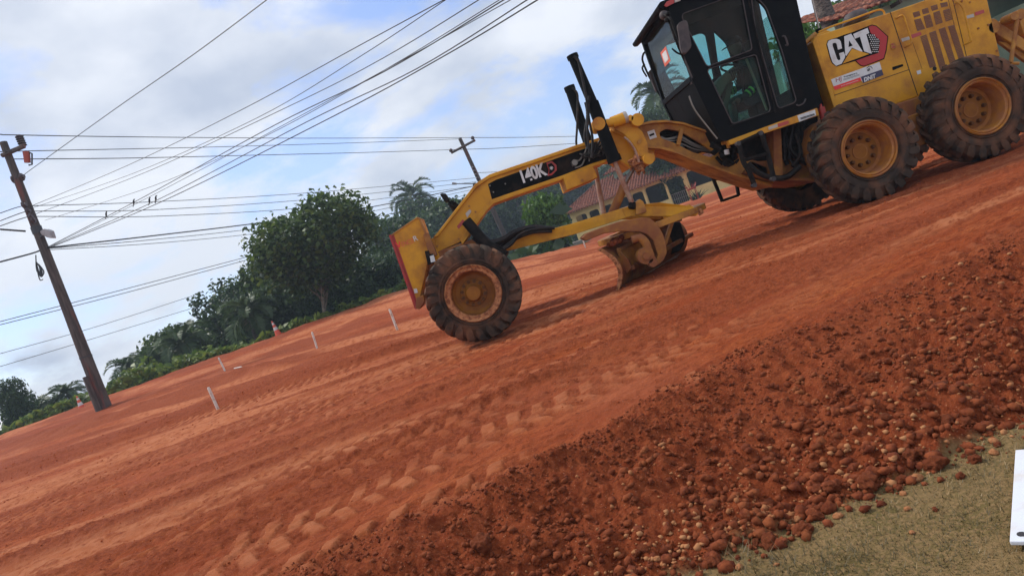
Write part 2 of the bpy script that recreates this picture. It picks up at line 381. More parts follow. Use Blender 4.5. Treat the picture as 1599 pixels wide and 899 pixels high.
windrows = [  # photo points, half width, height, looseness
    ([(0, 745), (250, 665), (450, 600), (680, 530)], .20, .15, 1.0),
    ([(0, 690+8), (170, 655), (340, 598), (470, 560)], .30, .17, .9),
    ([(0, 800), (300, 700), (560, 610)], .12, .06, .8),
    ([(0, 880), (220, 800), (500, 690), (700, 610), (900, 540)], .18, .06, .95),
    ([(240, 880), (420, 790), (640, 690), (820, 610), (1000, 520)], .22, .06, 1.0),
    ([(300, 600), (480, 562), (640, 520)], .14, .09, .9),
    ([(850, 545), (1100, 450), (1400, 350), (1590, 290)], .16, .06, 1.0),
    ([(830, 500), (1000, 440), (1200, 370)], .15, .06, .9),
    ([(1150, 590), (1300, 520), (1450, 450), (1598, 390)], .18, .06, 1.0),
]
extra_tracks = []
windrows = [(track_line(a), b, c, d) for a, b, c, d in windrows]
tracks = [([(330, 890), (520, 800), (740, 690), (920, 610), (1120, 520)], .26, .9), ([(0, 760+60), (240, 740), (560, 610), (760, 545), (1000, 470)], .17, .6), ([(620, 590), (900, 500), (1250, 400), (1598, 285)], .16, .7), ([(300, 800), (430, 745), (700, 635), (950, 530)], .2, .75), ([(1000, 560), (1300, 440), (1590, 330)], .16, .5)]
tracks = [(track_line(a), b, c) for a, b, c in tracks]
_g = np.random.default_rng(19)
for k in range(20):
    s0 = _g.uniform(-4.2, 3.4); t0 = _g.uniform(4, 20); tracks.append(((np.array([t0, t0+_g.uniform(5, 14)]), np.array([s0, s0+_g.uniform(-.4, .4)])), .19, _g.uniform(.45, .8)))
def detail(x, y):
    s, t = st(x, y)
    sw = s+.10*vn(t*.5, s*.4, 21)
    far = np.clip(y/9, .6, 3.5)
    h = .050*vn(sw*2.4, t*.12, 1)+.040*vn(sw*6, t*.26, 2)+.018*vn(sw*15, t*.7, 3)+.008*vn(sw*34, t*2.0, 6)
    h = h*np.clip(far, .8, 1.6)
    h = h+.02*fbm(x*.5, y*.5, 3, 4)
    loose = ss((fbm(sw*1.7, t*.22, 4, 31)+.02)/.22)*.75
    for (tt, sv), w, hh, lo in windrows:
        m = np.exp(-((s-np.interp(t, tt, sv)+.05*vn(t*1.3, 0*t, 8))/w)**2)*ss((t-tt[0]+1)/1.2)*ss((tt[-1]+4-t)/1.2)
        h = h+hh*m*(.8+.5*vn(t*2.2, s*2, 9)); loose = np.maximum(loose, lo*m)
    tr = np.zeros_like(h)
    for (tt, sv), w, a in tracks:
        q = (s-np.interp(t, tt, sv)+.04*vn(t*.8, 0*t, 14))/w
        ins = ss((1-np.abs(q))/.18)*ss((t-tt[0]+.6)/.4)*ss((tt[-1]+.6-t)/.4)
        pres = ss((fbm(t*1.6, s*3.5, 4, 50)+.17+.30*(a > .8))/.22)
        ph = (t+.075*np.clip(np.abs(q), 0, 1)**.7+.09*(q > 0)+.03*vn(t*5, s*7, 33))/.18
        lug = ss((.5-np.abs((ph % 1)-.5)-.22-.06*vn(t*11, s*13, 37))/.045)*ss((np.abs(q)-.02)/.08)*ss((.97-np.abs(q)+.3*vn(t*9, s*4, 39))/.12)
        lug = lug*ins*pres*(.55+.9*(vn(t*3, s*5, 35)+.5))
        h = h*(1-.7*ins*a)-.014*a*ins+.024*a*lug
        tr = np.maximum(tr, a*lug); loose = loose*(1-.75*a*ins)+.75*a*ins*(1-lug)*pres
    # bank of loose soil in front
    zt, zf = top_y(x), foot_y(x)
    e = (y-zf)/np.maximum(zt-zf, .1)
    bank = ss((1.22+.9*fbm(x*1.6, y*2.2, 4, 60)-e)/.45)*ss((e+.04)/.06)
    cr_k = ss((np.abs(fbm(sw*6, t*3.2, 4, 111, .6))*-1+.10)/.10)*.6; loose = np.maximum(np.maximum(loose, cr_k*(1-.6*tr))*ss((y-zf)/.1), bank)  # crack lines join the loose mask, so their shade is painted dark
    rough = fbm(x*9, y*9, 5, 70, .6)
    lump = np.maximum(0, vn(x*14, y*14, 80)-.05)+.6*np.maximum(0, vn(x*31, y*31, 84)-.02)
    fade = np.clip(1.6-y/14, .25, 1)
    h = h+loose*(.022*rough+.05*lump)*fade+(.010*fbm(x*24, y*24, 3, 90)+.020*(.35-np.abs(fbm(sw*7+1.2*vn(x*4, y*4, 97), t*3.6, 5, 93, .68))))*fade*(1-.75*tr)
    h = h+bank*(.075*fbm(x*2.7, y*3.4, 5, 95)+.030*rough+.03*np.maximum(0, vn(x*7, y*7, 121)))
    g = ss((zf-y)/.05+.5+1.2*fbm(x*9, y*9, 3, 99))
    h = h*(1-g)+g*(.012*fbm(x*6, y*6, 3, 101))
    # flatten under the machine's wheels
    for wx in (-.55, 4.9, 6.43):
        for wy in (8.9, 11.0):
            dd = np.exp(-(((x-wx)/.35)**2+((y-wy)/.25)**2)); h = h*(1-dd)-.012*dd
    pale = ss((fbm(sw*.9, t*.16, 4, 41)+.06)/.28)*(1-loose)
    return h, loose, g, np.maximum(pale*.75, tr*.5)
def GZ(x, y):
    x = np.atleast_1d(np.asarray(x, float)); y = np.atleast_1d(np.asarray(y, float))
    return G0(x, y)+detail(x, y)[0]
ys = np.concatenate([np.linspace(-6, .7, 12)[:-1], np.geomspace(.7+1.5, 70+1.5, 900)-1.5, np.geomspace(75, 4000, 40)])
tt_ = np.concatenate([np.linspace(-2.6, -1.02, 30)[:-1], np.linspace(-1.0, 1.02, 860), np.linspace(1.04, 2.6, 30)])
YY, TT = np.meshgrid(ys, tt_, indexing='ij')
XX = (np.maximum(YY, .2)+1.5)*TT
h_, lo_, g_, pa_ = detail(XX, YY)
farm = ss((YY-33.5-ss((XX-2)/8)*22-1.5)/3)
ZZ = G0(XX, YY)+h_*(1-farm); SA, TA = st(XX, YY)
V = np.stack([XX, YY, ZZ], -1).reshape(-1, 3)
nr, nc = XX.shape; idx = np.arange(nr*nc).reshape(nr, nc)
F = np.stack([idx[:-1, :-1], idx[:-1, 1:], idx[1:, 1:], idx[1:, :-1]], -1).reshape(-1, 4)
gm = bpy.data.materials.new('laterite_ground'); gm.use_nodes = True; t = gm.node_tree; b = t.nodes['Principled BSDF']; b.inputs['Roughness'].default_value = .95; b.inputs['Specular IOR Level'].default_value = .08
def AT(n): a = N(t, 'ShaderNodeAttribute'); a.attribute_name = n; return a.outputs['Fac']
geo = N(t, 'ShaderNodeNewGeometry')
def NS(s, d=6, rgh=.6, vec=None):
    n = N(t, 'ShaderNodeTexNoise'); n.inputs['Scale'].default_value = s; n.inputs['Detail'].default_value = d; n.inputs['Roughness'].default_value = rgh
    t.links.new(vec or geo.outputs['Position'], n.inputs['Vector']); return n.outputs[0]
def MR(v, a, b_, c=0., d=1.):
    n = N(t, 'ShaderNodeMapRange'); n.inputs[1].default_value = a; n.inputs[2].default_value = b_; n.inputs[3].default_value = c; n.inputs[4].default_value = d; t.links.new(v, n.inputs[0]); return n.outputs[0]
def MX(f, a, b_):
    n = N(t, 'ShaderNodeMix'); n.data_type = 'RGBA'
    for i, v in ((0, f), (6, a), (7, b_)):
        if isinstance(v, tuple): n.inputs[i].default_value = (*v, 1)
        elif isinstance(v, float): n.inputs[i].default_value = v
        else: t.links.new(v, n.inputs[i])
    return n.outputs[2]
cv = N(t, 'ShaderNodeCombineXYZ'); t.links.new(AT('sa'), cv.inputs[0]); t.links.new(AT('ta'), cv.inputs[1])
def MP(sx, sy):
    n = N(t, 'ShaderNodeMapping'); n.inputs['Scale'].default_value = (sx, sy, 1); t.links.new(cv.outputs[0], n.inputs[0]); return n.outputs[0]
c = MX(MR(NS(1.1), .38, .62), (.36, .080, .023), (.43, .115, .035))
c = MX(MR(NS(1, 6, .62, MP(7, 1.1)), .40, .62), c, (.31, .060, .016))
c = MX(MR(NS(1, 6, .72, MP(30, 7)), .50, .60), c, (.20, .036, .010))  # dark streaks in the colour stand for shadows of small lumps
c = MX(MR(NS(70, 5, .7), .55, .62, 0, .7), c, (.15, .026, .008))  # dark specks painted as the shade in small holes
c = MX(MR(NS(.35, 3), .45, .62, 0, .6), c, (.40, .115, .052))
c = MX(MR(NS(1, 4, .5, MP(1.7, .10)), .46, .62, 0, .75), c, (.235, .042, .014))
c = MX(AT('pale'), c, MX(MR(NS(7), .4, .6), (.52, .195, .088), (.44, .138, .052)))
c = MX(AT('loose'), c, MX(MR(NS(26, 5, .7), .38, .62), (.17, .032, .011), (.30, .072, .025)))  # loose soil's darker tone, deepened to paint in windrow and crack shadows
spk = MR(NS(150, 2, .5), .68, .74)
c = MX(spk, c, (.48, .25, .15))
gr = MX(MR(NS(6, 6), .38, .62), (.25, .165, .07), (.17, .125, .045))
gr = MX(MR(NS(60, 3), .45, .6), gr, (.30, .19, .085))
c = MX(AT('grass'), c, gr)
c = MX(AT('farm'), c, MX(MR(NS(.3), .4, .6), (.05, .075, .02), (.12, .09, .04)))
t.links.new(c, b.inputs['Base Color'])
bp0 = N(t, 'ShaderNodeBump'); bp0.inputs['Strength'].default_value = .9; bp0.inputs['Distance'].default_value = .03
t.links.new(NS(1, 6, .68, MP(22, 6)), bp0.inputs['Height'])
bp = N(t, 'ShaderNodeBump'); bp.inputs['Strength'].default_value = 1; bp.inputs['Distance'].default_value = .016; t.links.new(bp0.outputs[0], bp.inputs['Normal'])
t.links.new(NS(45, 7, .7), bp.inputs['Height']); t.links.new(bp.outputs[0], b.inputs['Normal'])
ground = npmesh('ground', V, F, gm, attrs={'sa': SA.ravel(), 'ta': TA.ravel(), 'loose': lo_.ravel(), 'grass': g_.ravel(), 'pale': pa_.ravel(), 'farm': farm.ravel()}, smooth=True)
tag(ground, 'graded red laterite ground', None, None, 'structure')
# ================================================================== ROAD GRADER
gp = P(1090, 380, 9.95); GR = empty('road_grader', (gp.x, 9.95, 0.0))
tag(GR, 'yellow road grader with black cab working on the red dirt', 'road grader')
YC = 9.95
# ---- wheels
def annular_bolts(mb, c, y, rad, n, r=.017, d=.03, off=0.):
    for k in range(n):
        a = 2*math.pi*k/n+off; p = Vector((c.x+rad*math.cos(a), y, c.z+rad*math.sin(a)))
        mb.tube([p, p+Vector((0, -d, 0))], [r*1.25, r], 6)
def wheel(cpx, cpy, yface, side, Rt, wid, deep, big, nl=26, rot=0.0):
    """side=-1: outer face looks at the road's near side, +1: away. yface: depth of the outer face"""
    c = P(cpx, cpy, 8.75); s = side
    w = empty('wheel', (c.x, yface, c.z), GR)
    Y0 = yface; inn = -s           # inward direction in y
    def pr(lst): return [(r_, inn*h) for r_, h in lst]
    cc = Vector((c.x, Y0, c.z)); rr = .345
    Rb = Rt-.045
    tire = MB()
    tire.lathe(pr([(rr, .03), (rr+.03, .018), (rr+.09, .0), (Rb-.16, -.012), (Rb-.10, .004), (Rb-.045, .022), (Rb-.012, .045), (Rb, .09), (Rb+.004, wid/2), (Rb, wid-.09), (Rb-.012, wid-.045), (Rb-.045, wid-.022), (Rb-.10, wid-.004), (Rb-.16, wid+.012), (rr+.09, wid), (rr+.03, wid-.018), (rr, wid-.03)]), cc, n=96, closed=True)
    # raised sidewall rings
    for r_ in (rr+.05, Rb-.125):
        tire.lathe(pr([(r_-.006, .004), (r_, -.014), (r_+.006, .004)]), cc, n=72)
    rn = random.Random(int(cpx))
    for sd_ in (0, 1):
        for k in range(nl):
            a0 = 2*math.pi*(k+.5*sd_)/nl+rot+rn.uniform(-.01, .01)
            prof = [(wid/2+(.02), 0.0, Rt, .022), (wid*.68, .045, Rt, .027), (wid*.86, .105, Rt-.004, .032), (wid-.002, .165, Rt-.026, .038), (wid+.016, .19, Rt-.085, .036), (wid+.012, .20, Rt-.15, .018)]
            b0 = len(tire.v); m = len(prof)
            for (h, da, r_, hw) in prof:
                hh = h if sd_ else wid-h
                an = a0-da
                for dr, dw in ((-.04, 1.25), (0, .8), (0, -.8), (-.04, -1.25)):
                    q = an+hw*dw/Rt*1.25; r2_ = r_+dr
                    tire.v.append((cc.x+r2_*math.cos(q), cc.y+inn*(hh-(.0 if dr else 0)), cc.z+r2_*math.sin(q)))
            for i in range(m-1):
                for j in range(3):
                    tire.f.append((b0+i*4+j, b0+i*4+j+1, b0+(i+1)*4+j+1, b0+(i+1)*4+j))
            tire.f.append((b0, b0+1, b0+2, b0+3)); q = b0+(m-1)*4; tire.f.append((q+3, q+2, q+1, q))
    tire.build('tyre', M['rubber'], w, smooth=True)
    rim = MB()
    if big:
        rim.lathe(pr([(.362, .03), (.366, .004), (.352, -.012), (.343, .002), (.338, .018), (.330, .010), (.322, .004), (.316, .022), (.305, .03), (.298, .06), (.292, deep), (.06, deep+.004), (.0001, deep+.004)]), cc, n=64)
        rim.build('rim', M['rim'], w, smooth=True)
        d = MB(); d.lathe(pr([(.245, deep-.001), (.24, deep-.014), (.09, deep-.020), (.085, deep-.030), (.0001, deep-.032)]), cc, n=48)
        nu = MB(); annular_bolts(nu, cc, Y0+inn*(deep-.015), .175, 10, .022, .05 if s < 0 else -.05)
        d.build('hub', M['hub'], w, smooth=True)
    else:
        rim.lathe(pr([(.362, .03), (.368, .002), (.356, -.016), (.345, -.010), (.335, .002), (.318, .006), (.300, .004), (.290, .012), (.284, .03), (.276, .06), (.276, .04)]), cc, n=64)
        rim.build('rim', M['rust_rim'], w, smooth=True)
        d = MB(); d.lathe(pr([(.276, .04), (.266, deep-.03), (.235, deep), (.175, deep+.004), (.170, deep-.012), (.115, deep-.014), (.105, deep-.025), (.10, deep-.075), (.088, deep-.09), (.0001, deep-.092)]), cc, n=48)
        nu = MB(); annular_bolts(nu, cc, Y0+inn*(deep+.002), .150, 12, .020, .045 if s < 0 else -.045, .13)
        d.build('hub', M['hub'], w, smooth=True)
    nu.build('wheel_nuts', M['nut'], w)
    return c
FW, FT, RT = (739, 458), .628, .672
cfw = wheel(*FW, 8.75, -1, FT, .34, .15, False, 24)
crf = wheel(1358, 232.5, 8.75, -1, RT, .36, .26, True, 24, .05)
crr = wheel(1535.5, 166, 8.75, -1, RT, .36, .26, True, 24, .12)
wheel(*FW, 11.15, 1, FT, .34, .15, False, 24, .3)
wheel(1358, 232.5, 11.15, 1, RT, .36, .26, True, 24, .2)
wheel(1535.5, 166, 11.15, 1, RT, .36, .26, True, 24, .3)
# ---- tandem cases and rear axle
for y0, y1 in ((9.14, 9.36), (10.54, 10.76)):
    tnd = MB(); zc = (crf.z+crr.z)/2
    pts = rounded([(crf.x-.24, zc-.22), (crr.x+.24, zc-.22), (crr.x+.24, zc+.20), (crf.x-.24, zc+.20)], .15, 5)
    tnd.prism([(a, y0, b_) for a, b_ in pts], [(a, y1, b_) for a, b_ in pts])
    tnd.build('tandem_case', M['yellow_brown'], GR, bevel=.012)
ax = MB(); mxw = (crf.x+crr.x)/2
ax.tube([(mxw, 9.3, zc), (mxw, 10.6, zc)], .2, 20)
for cx in (crf, crr, ): ax.tube([(cx.x, 8.98, cx.z), (cx.x, 10.95, cx.z)], .10, 16)
ax.build('rear_axle', M['yellow_brown'], GR, smooth=True)
# ---- front axle, leaning linkage
fa = MB()
fa.tube([(cfw.x, 8.92, cfw.z), (cfw.x, 9.12, cfw.z)], .10, 16); fa.tube([(cfw.x, 10.78, cfw.z), (cfw.x, 10.98, cfw.z)], .10, 16)
fa.prism([(cfw.x-.13, 9.1, cfw.z-.12), (cfw.x+.13, 9.1, cfw.z-.12), (cfw.x+.13, 9.1, cfw.z+.13), (cfw.x-.13, 9.1, cfw.z+.13)],
         [(cfw.x-.13, 10.8, cfw.z-.12), (cfw.x+.13, 10.8, cfw.z-.12), (cfw.x+.13, 10.8, cfw.z+.13), (cfw.x-.13, 10.8, cfw.z+.13)])
fa.build('front_axle', M['yellow_brown'], GR, bevel=.02)
bs = MB(); bs.px([(662, 400), (708, 384), (752, 368), (775, 400), (768, 450), (745, 474), (705, 470), (672, 440)], 9.72, 10.18)
bs.build('front_bolster', M['yellow_brown'], GR, bevel=.015)
lk = MB(); lk.tube(PP([(728, 345), (758, 380), (790, 400)], [9.6, 9.55, 9.5]), .075, 14); lk.build('steering_cylinder', M['black_matte'], GR, smooth=True); lk = MB(); lk.tube(PP([(735, 352), (775, 392)], [10.3, 10.2]), .06, 12)
lk.build('steering_cylinder', M['black_matte'], GR, smooth=True)
# ---- gooseneck
gn = MB()
goose = [(672, 376), (683, 366), (742, 290), (752, 282.5), (765, 277), (900, 231), (946, 216), (1000, 200), (1016, 250), (965, 249), (945, 253), (925, 259), (878, 278), (789, 308), (769, 315), (757, 326), (738, 352), (718, 378), (684, 393)]
gn.px(goose, 9.76, 10.14)
gn.px([(676, 371), (684, 362), (742, 287), (764, 272.5), (900, 226.5), (946, 211.5), (946, 217), (900, 232), (765, 278), (744, 292), (684, 369)], 9.71, 10.19)
gn.px([(718, 374), (738, 348), (757, 322), (769, 311), (789, 304), (878, 274), (925, 255), (945, 249), (945, 254), (926, 260.5), (879, 280), (790, 311), (771, 318), (760, 329), (741, 356), (722, 382)], 9.70, 10.20)
gn.px([(666, 378), (676, 371), (700, 440), (690, 446)], 9.70, 10.20)
gn.build('front_frame', M['yellow'], GR, bevel=.008)
dc = MB(); dc.px([(762, 287.5), (774, 281), (900, 236.5), (944, 221.5), (952, 246), (925, 258), (878, 277), (789, 307), (768, 311)], 9.755, 9.765)
dp = dc.build('side_decal', M['decal_black'], GR)
def text3d(s_, px0, px1, hpx, Y, m, name, parent, off=.02, ext=.002, shear=0., squeeze=True, sp=1.0):
    cu = bpy.data.curves.new(name, 'FONT'); cu.body = s_; cu.size = 1; cu.extrude = .0; cu.offset = off; cu.space_character = sp; cu.shear = shear
    tmp = bpy.data.objects.new('tmp', cu); sc.collection.objects.link(tmp)
    dg = bpy.context.evaluated_depsgraph_get(); me = bpy.data.meshes.new_from_object(tmp.evaluated_get(dg)); bpy.data.objects.remove(tmp)
    xs = [v.co.x for v in me.vertices]; zs = [v.co.y for v in me.vertices]
    x0, x1, z0, z1 = min(xs), max(xs), min(zs), max(zs)
    A, B = P(*px0, Y), P(*px1, Y); ex = (B-A); L = ex.length; ex.normalize(); ez = Vector((-ex.z, 0, ex.x)); hw = hpx/FPX*Y
    for v in me.vertices:
        q = A+ex*((v.co.x-x0)/(x1-x0)*L)+ez*((v.co.y-z0)/(z1-z0)*hw); v.co = Vector((q.x, Y, q.z))
    me.materials.clear(); me.materials.append(m)
    return put(bpy.data.objects.new(name, me), parent)
tx = text3d('140K', (817.5, 286.5), (856, 273), 21, 9.748, M['white'], 'lettering', dp, .035, sp=.95)
def flat(name, pts, Y, m, parent, th=.002, rot=None):
    b_ = MB(); b_.px(pts, Y, Y+th); return b_.build(name, m, parent)
def ngon(cx, cy, r, n, a0=0.): return [(cx+r*math.cos(a0+2*math.pi*k/n), cy+r*math.sin(a0+2*math.pi*k/n)) for k in range(n)]
hx = [(853, 254), (862, 251.5), (869, 258), (869.5, 266), (862, 273.5), (855, 275), (857, 266)]
flat('hexagon_mark', hx, 9.750, M['redpaint'], dp)
flat('hexagon_mark', [(855, 257), (861, 254.5), (866, 259.5), (866, 266), (860.5, 271), (857, 272), (858, 265)], 9.747, M['decal_black'], dp)
st_ = MB()
for k in range(4):
    a = k*math.pi/4; dx, dy = 3*math.cos(a), 3*math.sin(a)
    st_.tube(PP([(861-dx, 262.5-dy), (861+dx, 262.5+dy)], 9.745), .004, 4)
st_.build('star_mark', M['white'], dp)
bl = MB()
for q in ((765, 290), (770.5, 300), (789, 287)): p = P(*q, 9.752); bl.tube([p, p+Vector((0, -.012, 0))], .011, 8)
bl.build('bolt', M['pipe'], dp)
flat('red_reflector', Z(680, 280, 7.489, [(250, 550), (318, 468), (345, 492), (272, 582)]), 9.752, M['refl_red'], GR)
flat('grey_reflector', Z(680, 280, 7.489, [(350, 400), (400, 350), (420, 375), (372, 450)]), 9.752, M['grey_refl'], GR)
fb = MB()
for q in ((732.5, 322), (742.5, 331), (716, 373), (683, 384)): p = P(*q, 9.755); fb.tube([p, p+Vector((0, -.015, 0))], .014, 8)
fb.build('bolt', M['yellow_brown'], GR)
# box under the beam
ub = MB(); ub.px([(879, 276), (926, 259), (934, 277), (886, 297)], 9.62, 10.28); ub.build('valve_guard', M['yellow'], GR, bevel=.01)
p = P(909, 282, 9.62); MB().tube([p, p+Vector((0, -.02, 0))], .02, 8).build('bolt', M['yellow_brown'], GR)
# hydraulic pipes on the beam
hp = MB()
for pts in ([(894, 260), (899, 252), (905, 250), (912, 240), (918, 232), (925, 236)], [(898, 262), (908, 258), (914, 246), (922, 228), (935, 226)], [(905, 240), (915, 244), (926, 246), (934, 240), (940, 228)], [(920, 252), (922, 240), (930, 231), (942, 222)]):
    hp = MB(); hp.tube(curve(PP(pts, 9.70), 5), .012, 6); hp.build('hydraulic_pipe', M['pipe'], GR, smooth=True)
nb = MB(); p = P(896.5, 255, 9.75); nb.tube([p, p+Vector((0, -.09, 0))], [.05, .045], 6); nb.build('pipe_fitting', M['pipe'], GR)
for Y_, b0 in ((9.66, 0), (9.62, 1)):
    jm = MB()
    for k in range(5):
        x0 = 915+random.uniform(0, 22); y0 = 226-(x0-915)*.3
        jm = MB(); jm.tube(curve(PP([(x0, y0), (x0+random.uniform(-4, 6), y0+10), (x0+random.uniform(-8, 8), y0+18), (x0+random.uniform(0, 12), y0+22)], Y_), 4), .014, 6); jm.build('hydraulic_hose', M['hose'], GR, smooth=True)
# ---- front plate
fp = MB(); fp.px([(609.5, 367.5), (651.5, 340), (656, 342), (672, 385), (668, 410), (655, 468), (650, 470), (645, 462)], 9.50, 10.05); fp.build('push_block', M['yellow'], GR, bevel=.01)
fr_ = MB(); fr_.px([(607, 367), (610.5, 366.5), (652, 482), (648, 483)], 9.47, 10.08); fr_.px([(610.5, 367), (614.5, 365), (651, 470), (650, 476)], 9.494, 9.50)
fr_.build('red_edge', M['redpaint'], GR)
eg = MB(); eg.px([(609, 367.5), (651.5, 338.5), (656.5, 341), (655, 343), (651, 341.5), (610.5, 369)], 9.485, 10.06); eg.px([(656, 341), (666, 364), (663, 365), (654, 343)], 9.485, 9.55)
eg.build('block_rim', M['yellow_dirty'], GR, bevel=.004)
hs = MB(); hs.px([(661, 366), (668, 363), (676, 382), (682, 398), (676, 402), (668, 392)], 9.45, 9.60); hs.build('block_bracket', M['yellow_brown'], GR, bevel=.008); hs = MB(); hs.px([(650, 465), (661, 460), (663, 470), (655, 483), (649, 482)], 9.45, 10.05)
hs.build('block_bracket', M['yellow_brown'], GR, bevel=.008)
text3d('V', (620.5, 388.5), (628, 385.5), 9.5, 9.492, M['red_bright'], 'lettering', GR, .03)
text3d('ENCE', (628.5, 385.5), (647, 378.5), 7.5, 9.493, M['red_soft'], 'lettering', GR, .0)
text3d('R', (647.5, 377), (653.5, 374.5), 8.0, 9.492, M['white'], 'lettering', GR, .01)
flat('sticker', Z(560, 280, 4.494, [(385, 768), (408, 765), (416, 795), (392, 800)]), 9.49, M['white'], GR)
tb = MB(); tb.px([(663, 392), (669, 391), (670, 397), (676, 396), (679, 409), (668, 414)], 9.42, 9.46); tb.build('tow_latch', M['black_matte'], GR, bevel=.004)
tb = MB(); tb.px([(671, 400), (677, 398), (680, 408), (673, 410)], 9.405, 9.42); tb.build('latch_label', M['white'], GR)
# work lamp on top of the gooseneck
wl = MB(); wl.px(Z(680, 280, 7.489, [(50, 175), (75, 163), (120, 165), (165, 235), (150, 262), (110, 270)]), 9.88, 10.0); wl.build('work_lamp', M['black_matte'], GR, bevel=.012)
wb = MB()
wb.tube(PP([(703, 314), (706, 322), (710, 329)], 9.94), .035, 8)
for k in range(9):
    a = random.random()*6; x0, y0 = 709+random.uniform(-3, 5), 318+random.uniform(-5, 6)
    wb.tube(curve(PP([(x0, y0), (x0+4*math.cos(a), y0+4*math.sin(a)), (x0+6*math.cos(a+1), y0+5*math.sin(a+1)), (712+random.uniform(-3, 4), 326)], 9.94+random.uniform(-.06, .06)), 4), .014, 6)
wb.tube(curve(PP([(716, 314), (722, 317), (727, 318), (729, 319)], 9.9), 4), .008, 5)
wb.build('lamp_bracket', M['black_matte'], GR, smooth=True)
# ---- pivot casting between gooseneck and arch
pc = MB()
pc.px(Z(920, 160, 6.421, [(215, 260), (300, 240), (360, 330), (420, 430), (460, 520), (480, 600), (420, 660), (350, 610), (270, 565), (265, 470), (200, 360)]), 9.62, 10.28)
pc.px(Z(920, 160, 6.421, [(230, 230), (300, 195), (400, 185), (450, 200), (540, 300), (590, 420), (600, 520), (560, 560), (520, 580), (490, 500), (440, 420), (350, 320), (260, 270)]), 9.42, 9.62)
pc.px(Z(920, 160, 6.421, [(520, 200), (600, 250), (700, 330), (640, 560), (520, 580), (440, 420), (470, 210)]), 9.7, 10.2)
pc.build('pivot_casting', M['yellow'], GR, bevel=.012)
pb = MB()
pb.tube(PP(Z(920, 160, 6.421, [(225, 205), (370, 150)]), 9.36), .078, 20)
pb.tube(PP(Z(920, 160, 6.421, [(95, 225), (230, 205)]), 9.34), .060, 18)
p = P(*Z(920, 160, 6.421, [(98, 212)])[0], 9.2); pb.tube([p, p+Vector((0, .34, 0))], .085, 24)
p = P(*Z(920, 160, 6.421, [(487, 172)])[0], 9.3); pb.tube([p, p+Vector((0, .5, 0))], .085, 24)
p = P(*Z(920, 160, 6.421, [(414, 155)])[0], 9.3); pb.tube([p, p+Vector((0, .1, 0))], .04, 12)
p = P(*Z(920, 160, 6.421, [(600, 565)])[0], 9.35); pb.tube([p, p+Vector((0, .4, 0))], .075, 20)
pb.tube(PP(Z(920, 160, 6.421, [(530, 580), (650, 545)]), 9.45), .055, 16)
pb.build('lift_arm', M['yellow'], GR, smooth=True)
cp = MB(); cp.tube(PP(Z(920, 160, 6.421, [(345, 158), (378, 145)]), 9.36), .081, 20); cp.build('arm_collar', M['grey_refl'], GR, smooth=True)
for Y_ in (10.5,):
    fb2 = MB(); fb2.px(Z(920, 160, 6.421, [(185, 300), (250, 265), (290, 300), (320, 480), (270, 500), (215, 420)]), Y_, Y_+.12)
    p = P(*Z(920, 160, 6.421, [(225, 300)])[0], 10.3); fb2.tube([p, p+Vector((0, .3, 0))], .075, 18); fb2.build('lift_arm', M['yellow'], GR, bevel=.01)
ft = MB()
for k in range(26):
    x0, y0 = Z(920, 160, 6.421, [(random.gauss(495, 35), random.gauss(620, 38))])[0]; p = P(x0, y0, 9.5+random.uniform(-.08, .12))
    q = Vector((random.uniform(-1, 1), random.uniform(-1, 1), random.uniform(-1, 1))).normalized()*.06; ft.tube([p-q, p+q], random.uniform(.014, .028), 6)
ft.build('pipe_fittings', M['rust_rim'], GR)
pq = MB(); pq.tube(curve(PP(Z(920, 160, 6.421, [(350, 350), (400, 390), (455, 470), (480, 530), (500, 600)]), 9.36), 5), .016, 8); pq.build('hydraulic_pipe', M['rod'], GR, smooth=True)
pw = MB(); pw.px(Z(920, 160, 6.421, [(490, 380), (525, 372), (520, 400), (485, 412)]), 9.40, 9.42); pw.build('grease_fitting', M['yellow_dirty'], GR)
# ---- lift cylinders
def cyl_part(name, a, b_, Ya, Yb, r, m, n=16):
    q = MB(); q.tube(PP([a, b_], [Ya, Yb]), r, n); return q.build(name, m, GR, smooth=True)
cb = MB(); cb.tube(PP([(894, 88), (899, 100), (927, 165)], [9.3, 9.3, 9.31]), [.066, .066, .07], 18); cb.tube(PP([(925, 160), (959, 250)], [9.31, 9.34]), [.082, .088], 18)
cb.tube(PP([(893, 86), (895.5, 92)], 9.3), .078, 18); cb.tube(PP([(957, 244), (960.5, 253)], 9.34), .098, 18); cb.build('lift_cylinder', M['black'], GR, smooth=True)
cyl_part('cylinder_rod', (959, 251), (987, 317), 9.34, 9.40, .034, M['rod'])
cb = MB(); cb.tube(PP([(889, 137), (918, 222), (921, 231)], 10.6), .075, 18); cb.tube(PP([(888.5, 135), (891, 142)], 10.6), .085, 18); cb.build('lift_cylinder', M['black'], GR, smooth=True)
cyl_part('cylinder_rod', (926, 245), (942.5, 333), 10.6, 10.55, .040, M['rod'])
cyl_part('cylinder_rod', (994, 254), (971, 297), 9.62, 9.7, .028, M['pipe'])
cyl_part('side_cylinder', (975, 290), (956, 333), 9.7, 9.8, .062, M['yellow_brown'])
ho = MB()
for pts, Y_ in (([(896, 88), (903, 96), (907, 112), (915, 150), (918, 178), (917, 210), (921, 240)], 9.2), ([(914, 160), (917, 180), (913, 215), (919, 232)], 9.22), ([(893, 137), (901, 146), (902, 165), (901, 200), (900, 225), (906, 232)], 10.5), ([(920, 150), (919, 180), (925, 215), (924, 246)], 9.24)):
    ho = MB(); ho.tube(curve(PP(pts, Y_), 6), .017, 8); ho.build('hydraulic_hose', M['hose'], GR, smooth=True)
